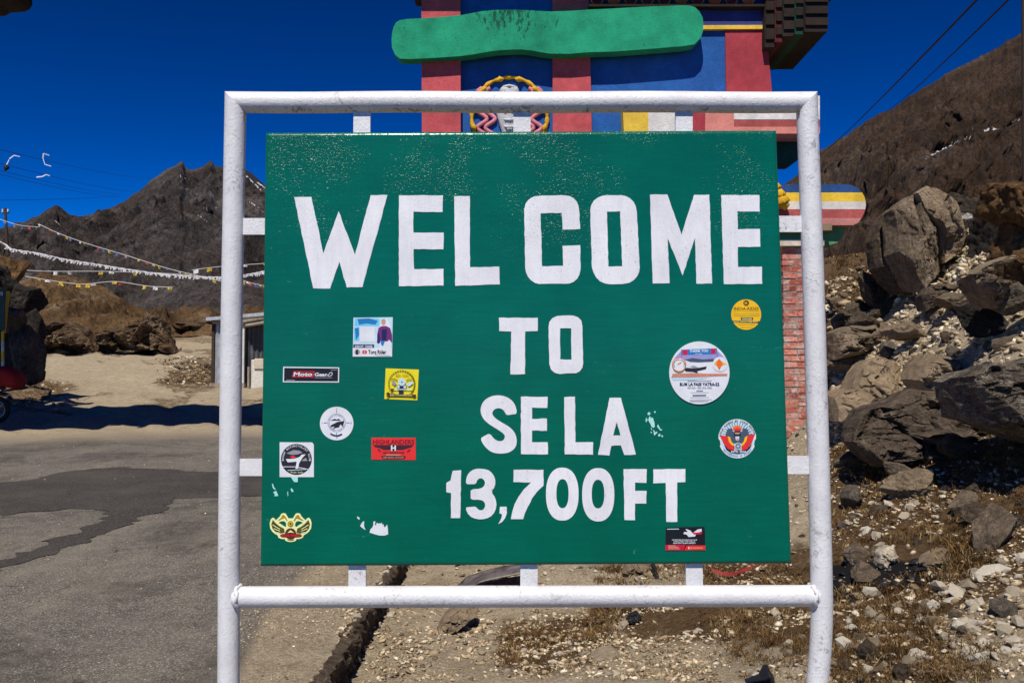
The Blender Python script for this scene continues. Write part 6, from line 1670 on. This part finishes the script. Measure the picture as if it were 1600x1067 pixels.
for lp_, Y, lb in [([(8, 262), (15, 248), (22, 243), (31, 245)], 110, 'white streamer with a dark knot caught on a wire at far left'), ([(77, 243), (68, 240), (67, 247), (70, 257), (80, 260)], 110, 'bent white streamer caught between two wires'), ([(57, 277), (66, 276), (72, 273), (78, 275)], 110, 'flat white streamer caught on the lowest sloping wires')]:
    w_ = 0.075; mb = MB(); pts_ = [P(a, b, Y) for a, b in lp_]
    for i in range(len(pts_) - 1):
        d = (pts_[i + 1] - pts_[i]).normalized(); nn = Vector((-d.z, 0.3, d.x)) * w_ * (1 if i < 2 else .6)
        mb.add([pts_[i] + nn, pts_[i] - nn, pts_[i + 1] - nn * .8, pts_[i + 1] + nn * .8], [(0, 1, 2, 3)])
    if 'knot' in lb: mb.tube([pts_[0] + Vector((0, 0, .4)), pts_[0] + Vector((.2, 0, 0)), pts_[0] - Vector((0, 0, .4))], [.1, .38, .1], 8, 1)
    tag(mb.build('streamer', [M['flag_white'], M['wire']]), lb, 'streamer')
up = thing('utility_pole', 'dark utility pole with a crossarm on the far left ridge', 'utility pole', tuple(P(10, 398, 58)))
MB().tube([P(12, 400, 58), P(8, 325, 58)], [.12, .08], 8).build('pole', M['wood_dark'], up)
MB().tube([P(3, 333, 58), P(14, 332, 58)], .06, 6).build('crossarm', M['wood_dark'], up)
for a in (4, 8.3, 12.5): MB().tube([P(a, 332, 58), P(a, 327, 58)], .05, 6).build('insulator', M['offwhite'], up)
up2 = thing('utility_pole', 'dark pole tip rising at the top right corner', 'utility pole', tuple(P(1601, 300, 40)))
MB().tube([P(1603, 310, 40), P(1600, -60, 40)], [.16, .12], 8).build('pole', M['wood_dark'], up2)
MB().tube([P(1560, -40, 40), P(1640, -40, 40)], .07, 6).build('crossarm', M['wood_dark'], up2)

FC = ['flag_blue', 'flag_white', 'flag_red', 'flag_green', 'flag_yellow']
def flags(pts_px, Y0, Y1, n, label, size, cols=FC, droop=1.0):
    pts_ = smooth_pts([P(a, b, Y0 + (Y1 - Y0) * i / (len(pts_px) - 1)) for i, (a, b) in enumerate(pts_px)], 10)
    st = thing('prayer_flag_string', label, 'prayer flags', tuple(pts_[0]), 'strings of prayer flags over the track')
    MB().tube(pts_, 0.014, 4).build('cord', M['flag_white'], st)
    L = [0]
    for i in range(1, len(pts_)): L.append(L[-1] + (pts_[i] - pts_[i - 1]).length)
    for k in range(n):
        t_ = L[-1] * (k + .5 + rnd.uniform(-.48, .48)) / n; i = max(j for j in range(len(L)) if L[j] <= t_); i = min(i, len(pts_) - 2)
        f = (t_ - L[i]) / (L[i + 1] - L[i]); p = pts_[i].lerp(pts_[i + 1], f); d = (pts_[i + 1] - pts_[i]).normalized()
        w_ = size * rnd.uniform(.7, 1.15); h = size * rnd.uniform(.35, .9) * droop; bl = rnd.uniform(-.4, .4)
        V, Fs = [], []
        for a in range(4):
            for b in range(3):
                V.append(p + d * (w_ * (a / 3 - .5)) + Vector((rnd.uniform(-.02, .02), bl * h * b / 2 + .05 * math.sin(a * 2 + k), -h * b / 2)) + d * (rnd.uniform(-.3, .3) * w_ * b / 2 * .5))
        for a in range(3):
            for b in range(2): Fs.append((a * 3 + b, a * 3 + b + 1, a * 3 + b + 4, a * 3 + b + 3))
        c_ = cols[k % len(cols)] if rnd.random() < .75 else rnd.choice(cols)
        mk('flag', V, Fs, M[c_], st)
flags([(-60, 325), (0, 343), (30, 352), (62, 355)], 52, 48, 9, 'string of flags running off the left edge above the ridge', .26)
flags([(60, 350), (95, 366), (140, 382), (200, 400), (260, 419), (318, 433), (372, 446)], 48, 40, 25, 'long sagging string of coloured flags crossing the grey mountain', .20, ['flag_white', 'flag_yellow', 'flag_red', 'flag_white', 'flag_yellow', 'flag_blue'])
flags([(20, 421), (75, 424), (150, 424), (230, 426), (300, 430)], 44, 44, 8, 'thin upper string with few yellow flags above the brown hillock', .2, ['flag_yellow', 'flag_white', 'flag_yellow'])
flags([(40, 432), (90, 440), (130, 444), (180, 440), (230, 447), (270, 449)], 42, 42, 11, 'low string of faded flags over the brown hillock', .22, ['flag_yellow', 'flag_white', 'flag_yellow', 'flag_red'])
flags([(378, 438), (400, 444), (440, 452)], 40, 40, 9, 'short string of coloured flags seen between the post and the board', .2)
flags([(300, 422), (340, 417), (380, 414), (440, 410)], 46, 46, 7, 'thin string of pale flags passing behind the left post', .25, ['flag_white', 'flag_yellow'])
# thick rope of bunched white scarves
pts_px = [(-70, 352), (0, 378), (18, 389), (60, 396), (100, 405), (150, 413), (200, 421), (250, 428), (300, 432), (345, 433), (380, 430), (412, 424), (450, 415)]
rp_ = smooth_pts([P(a, b, 41) for a, b in pts_px], 16)
rope = thing('scarf_rope', 'thick rope of bunched white scarves sagging across the track', 'scarf rope', tuple(rp_[0]))
MB().tube(rp_, [0.024 + 0.010 * math.sin(k * 1.7) for k in range(len(rp_))], 7).build('rope', M['flag_white'], rope)
for k in range(0, len(rp_) - 1):
    if rnd.random() < .8:
        p = rp_[k]; mb = MB(); a_ = rnd.uniform(-.3, .3)
        q = [p, p + Vector((.05 + a_ * .2, .02, -.06)), p + Vector((.02 + a_ * .5, -.03, -.10 - rnd.random() * .06))]
        mb.tube(q, [.04, .045, .015], 5).build('scarf', M['flag_white'], rope)

# ------------------------------------------------------------------ litter
def bent_sheet():
    ms = thing('metal_sheet', 'bent rusty grey metal sheet lying behind the bottom rail', 'metal sheet', tuple(P(760, 905, 7.4)))
    V, Fs = [], []; nu, nv = 24, 6
    top = [(712, 916), (730, 900), (760, 890), (790, 883), (830, 880)]; bot = [(735, 917), (750, 908), (775, 902), (800, 897), (830, 891)]
    for j in range(nv):
        for i in range(nu):
            f = i / (nu - 1) * 4; a = min(int(f), 3); t_ = f - a; g = j / (nv - 1)
            u = (top[a][0] * (1 - t_) + top[a + 1][0] * t_, top[a][1] * (1 - t_) + top[a + 1][1] * t_); w = (bot[a][0] * (1 - t_) + bot[a + 1][0] * t_, bot[a][1] * (1 - t_) + bot[a + 1][1] * t_)
            V.append(P(u[0] * (1 - g) + w[0] * g, u[1] * (1 - g) + w[1] * g, 7.5 - .35 * g + .06 * math.sin(g * 3)))
    for j in range(nv - 1):
        for i in range(nu - 1): Fs.append((j * nu + i, (j + 1) * nu + i, (j + 1) * nu + i + 1, j * nu + i + 1))
    o_ = mk('sheet', V, Fs, M['rust_metal'], ms, None, True); sd = o_.modifiers.new('thick', 'SOLIDIFY'); sd.thickness = 0.012
bent_sheet()
def strip(name, px, Y, w, mat, label, cat):
    pts_ = smooth_pts([P(a, b, y) for (a, b), y in zip(px, Y)], 6); mb = MB(); V, Fs = [], []
    for i, p in enumerate(pts_): V += [p + Vector((0, w * .3, w)), p - Vector((0, w * .3, w))]
    for i in range(len(pts_) - 1): Fs.append((2 * i, 2 * i + 1, 2 * i + 3, 2 * i + 2))
    tag(mb.add(V, Fs).build(name, mat), label, cat)
strip('red_ribbon', [(1112, 890), (1140, 897), (1170, 888), (1200, 880), (1235, 868), (1262, 860)], [6.6, 6.6, 6.7, 6.8, 7.0, 7.1], .012, M['ribbon'], 'torn red ribbon lying in dry grass below the board corner', 'ribbon')
def rag(name, ol, Y, d, label, cat, mat='black', sd=51.):
    rock_from_outline(name, ol, Y, d, M[mat], sd, .4, .6, .08, label, 60, 8, cat=cat)
rag('plastic_scrap', zl(800, 860, 3.2, [(185, 645), (210, 615), (260, 595), (280, 610), (300, 625), (250, 645)]), 4.55, .12, 'crumpled black plastic scrap on the sand under the sign', 'litter')
rag('plastic_scrap', zl(800, 860, 3.2, [(1170, 662), (1260, 640), (1295, 590), (1312, 640), (1310, 680), (1200, 690)]), 4.35, .14, 'black plastic scrap near the right post foot', 'litter', sd=52.)
rag('plastic_scrap', zl(800, 860, 3.2, [(560, 365), (590, 320), (630, 308), (650, 340), (600, 358)]), 5.9, .12, 'small black scrap on the rubble just under the bottom rail', 'litter', sd=53.)
rag('plastic_scrap', zl(800, 860, 3.2, [(695, 62), (715, 60), (738, 150), (715, 150)]), 7.2, .1, 'dark upright scrap beside the rounded tan stone', 'litter', sd=54.)
for k in range(26):
    q = inpoly(ASH, 1); X, Y, Z = hit(q[:, 0], q[:, 1])
    o_ = bpy.data.objects.new('charcoal', bpy.data.meshes['charcoal'] if 'charcoal' in bpy.data.meshes else SM[3].copy())
    if k == 0:
        o_.data.name = 'charcoal'; o_.data.materials.clear(); o_.data.materials.append(M['black'])
    s_ = rnd.uniform(.012, .035); o_.location = (X[0], Y[0], Z[0] + .01); o_.scale = (s_ * 1.6, s_, s_ * .7); o_.rotation_euler = (0, rnd.uniform(-.4, .4), rnd.uniform(0, 6))
    tag(o_, 'black charred lump in the burnt patch right of the post', 'charcoal', 'charred lumps in the burnt patch'); COL.objects.link(o_)
